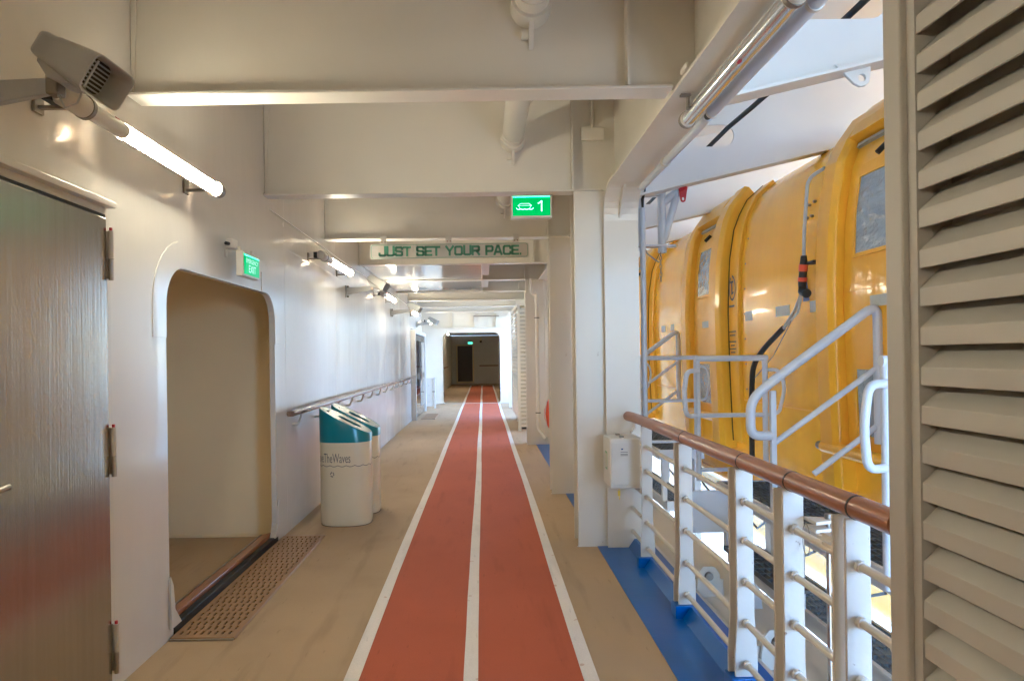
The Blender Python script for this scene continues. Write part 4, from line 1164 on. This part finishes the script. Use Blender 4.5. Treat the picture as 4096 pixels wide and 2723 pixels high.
for k in range(25):
    s = -1 + 2 * k / 24
    yy = (Y0 + Y1) / 2 + s * (Y1 - Y0) / 2
    tp = max(0.0, 1 - max(0.0, (abs(s) - 0.80) / 0.20) ** 2.6)
    tz = 1 - 0.35 * max(0.0, (abs(s) - 0.75) / 0.25) ** 2
    prof = [(-w * tp, yy, (z if z < 1.2 else 1.2 + (z - 1.2) * tz)) for z, w in SEC] + [(w * tp, yy, (z if z < 1.2 else 1.2 + (z - 1.2) * tz)) for z, w in SEC[-2::-1]]
    rings.append(prof)
b.loft(rings, cap=True)
hull = b.build('hull', 'yellow', bt)
def band(y0, y1, z0, z1, proud, name, m, parent=bt, n=16, inset=0.0, edge=0.03):
    """strip hugging the inboard side between y0..y1, z0..z1"""
    b = B()
    rings = []
    for k in range(n + 1):
        z = z0 + (z1 - z0) * k / n
        w = half_w(z)
        dz = (half_w(z + 0.02) - half_w(z - 0.02)) / 0.04
        nx, nz = -1.0, dz * -1.0
        l = math.hypot(nx, nz); nx, nz = nx / l, -(-dz) / l * -1
        nz = -dz / l
        x, zz = -w, z
        rings.append([(x + nx * -0.02, y0, zz - nz * 0.02), (x + nx * (proud - edge * 0.5), y0, zz + nz * (proud - edge * 0.5)), (x + nx * proud, y0 + edge, zz + nz * proud),
                      (x + nx * proud, y1 - edge, zz + nz * proud), (x + nx * (proud - edge * 0.5), y1, zz + nz * (proud - edge * 0.5)), (x + nx * -0.02, y1, zz - nz * 0.02)])
    b.loft(rings, cap=True, smooth=False)
    return b.build(name, m, parent, 0.012 if proud > 0.1 else 0.0)
for di, yc in enumerate((4.28, 7.60, 10.93)):
    y = yc - 4.5
    d = thing('boat_door', None, None, (0, y, 0)); d.parent = bt
    d.name = 'boat_door'
    zt = 3.13
    band(0.40, 0.66, 0.62, zt, 0.13, 'door_surround', 'yellow_dark', d, 18, edge=0.05)       # far side
    band(-0.70, -0.38, 0.62, zt + 0.03, 0.15, 'door_surround', 'yellow_dark', d, 18, edge=0.06)     # near side
    band(-0.95, -0.71, 0.70, zt + 0.10, 0.035, 'side_flap', 'yellow_dark', d, 18, edge=0.01)
    band(-0.711, -0.70, 0.70, zt + 0.10, 0.04, 'seam', 'black', d, 18, edge=0.004)
    band(-0.39, 0.41, 2.98, zt + 0.02, 0.135, 'door_hood', 'yellow_dark', d, 6, edge=0.02)
    band(-0.37, 0.39, 2.94, 2.965, 0.07, 'hood_trim', 'tape', d, 3, edge=0.01)
    band(-0.375, 0.395, 0.86, 2.94, 0.045, 'door_curtain', 'yellow_dark', d, 16, edge=0.008)
    band(-0.27, 0.24, 2.22, 2.72, 0.052, 'upper_window', 'vinyl', d, 8, edge=0.004)
    band(-0.27, 0.24, 1.03, 1.46, 0.052, 'lower_window', 'vinyl', d, 6, edge=0.004)
    band(-0.20, 0.06, 1.86, 1.93, 0.054, 'reflective_strip', 'tape', d, 2, edge=0.003)
    for (za, zb_) in ((2.22, 2.72), (1.03, 1.46)):
        band(-0.295, -0.27, za - 0.025, zb_ + 0.025, 0.060, 'window_welt', 'yellow_dark', d, 6, edge=0.004)
        band(0.24, 0.265, za - 0.025, zb_ + 0.025, 0.060, 'window_welt', 'yellow_dark', d, 6, edge=0.004)
        band(-0.27, 0.24, za - 0.025, za, 0.060, 'window_welt', 'yellow_dark', d, 2, edge=0.002)
        band(-0.27, 0.24, zb_, zb_ + 0.025, 0.060, 'window_welt', 'yellow_dark', d, 2, edge=0.002)
    for z in (1.98, 1.62):
        band(-0.36, 0.38, z, z + 0.014, 0.05, 'hem', 'yellow_dark', d, 2, edge=0.003)
    rl = B(); rl.tube([(-half_w(0.9) - 0.10, -0.66, 0.90), (-half_w(0.9) - 0.10, 0.62, 0.90)], 0.045, 16); rl.build('curtain_roll', 'yellow_dark', d)
    B().cyl((-half_w(0.9) - 0.10, 0.60, 0.90), (-half_w(0.9) - 0.10, 0.70, 0.90), 0.03, 12).build('roll_end', 'hardware', d)
    B().tube([(-half_w(2.88) - 0.06, -0.02, 2.88), (-half_w(2.84) - 0.10, 0.0, 2.82)], 0.018, 8).build('toggle', 'black', d)
for (ya, yb) in ((4.96, 6.62), (8.30, 9.95), (2.0, 3.3)):
    band(ya - 4.5, yb - 4.5, 1.115, 1.127, 0.006, 'hull_seam', 'yellow_dark', bt, 2, edge=0.001)
for yy in (5.02, 6.55, 8.36, 9.9):
    for q in range(9):
        z = 0.75 + q * 0.24
        B().cyl((-half_w(z) + 0.004, yy - 4.5, z), (-half_w(z) - 0.007, yy - 4.5, z), 0.008, 6).build('rivet', 'hardware', bt)
# tapes, plates, lettering
for (y, w) in ((6.45, 0.16), (5.72, 0.26), (5.12, 0.24), (9.5, 0.2), (9.05, 0.16)):
    band(y - 4.5 - w / 2, y - 4.5 + w / 2, 1.88, 1.965, 0.004, 'reflective_strip', 'tape', bt, 2, edge=0.002)
band(5.01 - 4.5, 5.13 - 4.5, 2.52, 2.86, 0.006, 'notice_plate', 'sticker', bt, 4, edge=0.002)
band(5.02 - 4.5, 5.11 - 4.5, 2.74, 2.84, 0.008, 'notice_print', 'ink', bt, 2, edge=0.001)
band(5.02 - 4.5, 5.08 - 4.5, 2.55, 2.66, 0.008, 'notice_print', 'ink', bt, 2, edge=0.001)
xs = -half_w(2.0) - 0.006
b = B()
cy, cz = 5.29 - 4.5, 2.06
b.add([(xs, cy - 0.055, cz - 0.09), (xs, cy + 0.055, cz - 0.09), (xs, cy, cz + 0.13)], [(0, 1, 2)]); b.build('blue_mark', 'navy', bt)
# ring emblem with an F-like mark on the flap of the middle door
b = B(); xr = -half_w(2.2) - 0.041
cy, cz = 6.78 - 4.5, 2.22
for q in range(28):
    a0, a1 = 2 * PI * q / 28, 2 * PI * (q + 1) / 28
    if q in (5, 6): continue
    b.add([(xr, cy + r_ * math.cos(a), cz + 1.5 * r_ * math.sin(a)) for a, r_ in ((a0, 0.085), (a1, 0.085), (a1, 0.070), (a0, 0.070))], [(0, 1, 2, 3)])
f2 = lambda a, v, w: (xr - w, cy - a, cz + v)
stroke2d(b, [(-0.01, -0.06), (-0.01, 0.06)], 0.022, f2, 0.001)
stroke2d(b, [(-0.045, 0.06), (0.03, 0.06)], 0.018, f2, 0.001)
stroke2d(b, [(-0.01, -0.055), (0.03, -0.045)], 0.018, f2, 0.001)
b.build('ring_emblem', 'navy', bt, fix=False)
for q in range(8):
    z = 1.78 - q * 0.035 - (0.03 if q > 1 else 0)
    ww = (0.09, 0.07, 0.085, 0.05, 0.08, 0.06, 0.085, 0.07)[q]
    B().box(-half_w(z) - 0.040, -half_w(z) - 0.0385, cy - ww, cy + ww, z, z + 0.014).build('print_line', 'ink', bt)
B().box(-half_w(1.95) - 0.041, -half_w(1.95) - 0.039, cy - 0.07, cy + 0.07, 2.03, 2.05).build('print_line', 'navy', bt)
for (y, z) in ((5.32, 2.72), (5.24, 2.73), (5.33, 2.62), (5.25, 2.62)):
    B().cyl((-half_w(z) - 0.0, y - 4.5, z), (-half_w(z) - 0.02, y - 4.5, z), 0.012, 8).build('bolt', 'hardware', bt)
# rubbing strake, keel skirt and grab lines below
B().tube([(-half_w(0.28) - 0.01, Y0 + 1.4, 0.28), (-half_w(0.28) - 0.01, Y1 - 1.4, 0.28)], 0.03, 10).build('rubbing_strake', 'yellow_dark', bt)
for q in range(8):
    y = -2.0 + q * 0.95
    B().tube([(-half_w(0.22) - 0.03, y, 0.22), (-1.82, y + 0.05, 0.0), (-1.76, y + 0.38, -0.14), (-1.82, y + 0.85, 0.02), (-half_w(0.22) - 0.03, y + 0.93, 0.22)], 0.011, 8).build('grab_line', 'black', bt)
B().tube([(-half_w(1.15) - 0.06, 4.98 - 4.5, 1.15)] + [(-half_w(1.15) - 0.06 + 0.0, 4.98 - 4.5 + 0.03 * math.cos(q), 1.15 + 0.03 * math.sin(q)) for q in range(1, 7)], 0.006, 6).build('eye_ring', 'hardware', bt)

# power lead hanging on the boat
pl = thing('power_lead', 'hanging power lead with orange connector in front of the yellow lifeboat', 'cable', (2.44, 5.05, 0))
b = B(); b.tube(fillet([(0.04, -0.13, 2.90), (-0.02, 0.0, 2.86), (-0.03, 0.05, 2.45), (-0.02, 0.08, 2.28)], 0.1, 6), 0.013, 10); b.build('upper_lead', 'speaker', pl)
B().tube([(-0.02, 0.08, 2.30), (-0.02, 0.085, 2.24), (-0.02, 0.11, 2.10), (-0.02, 0.115, 2.03)], [0.022, 0.028, 0.030, 0.026], 14).build('connector', 'black', pl)
B().cyl((-0.02, 0.085, 2.235), (-0.02, 0.095, 2.185), 0.033, 14).build('orange_collar', 'orange', pl)
B().cyl((-0.02, 0.102, 2.14), (-0.02, 0.108, 2.11), 0.034, 14).build('orange_collar', 'orange', pl)
B().cyl((-0.02, 0.11, 2.04), (-0.03, 0.02, 2.01), 0.034, 14).build('connector_cap', 'black', pl)
B().box(-0.015, 0.05, -0.05, 0.08, 2.23, 2.25).build('strap', 'black', pl)
b = B(); b.tube([(-0.02, 0.12, 2.03), (-0.03, 0.22, 1.90), (-0.04, 0.40, 1.77)], 0.011, 8); b.tube([(-0.02, 0.11, 2.03), (-0.03, 0.17, 1.88), (-0.04, 0.39, 1.765)], 0.010, 8); b.build('lower_leads', 'speaker', pl)
B().tube(fillet([(-0.04, 0.40, 1.77), (-0.10, 0.62, 1.62), (-0.16, 0.72, 1.48), (-0.17, 0.74, 1.2), (-0.17, 0.74, 0.55)], 0.12, 5), 0.022, 10).build('black_hose', 'black', pl)
B().tube([(-0.02, 0.12, 2.06), (-0.04, 0.28, 1.80), (-0.08, 0.50, 1.55), (-0.15, 0.72, 1.36)], 0.004, 6).build('thin_wire', 'hardware', pl)
print('objects', len(bpy.data.objects))
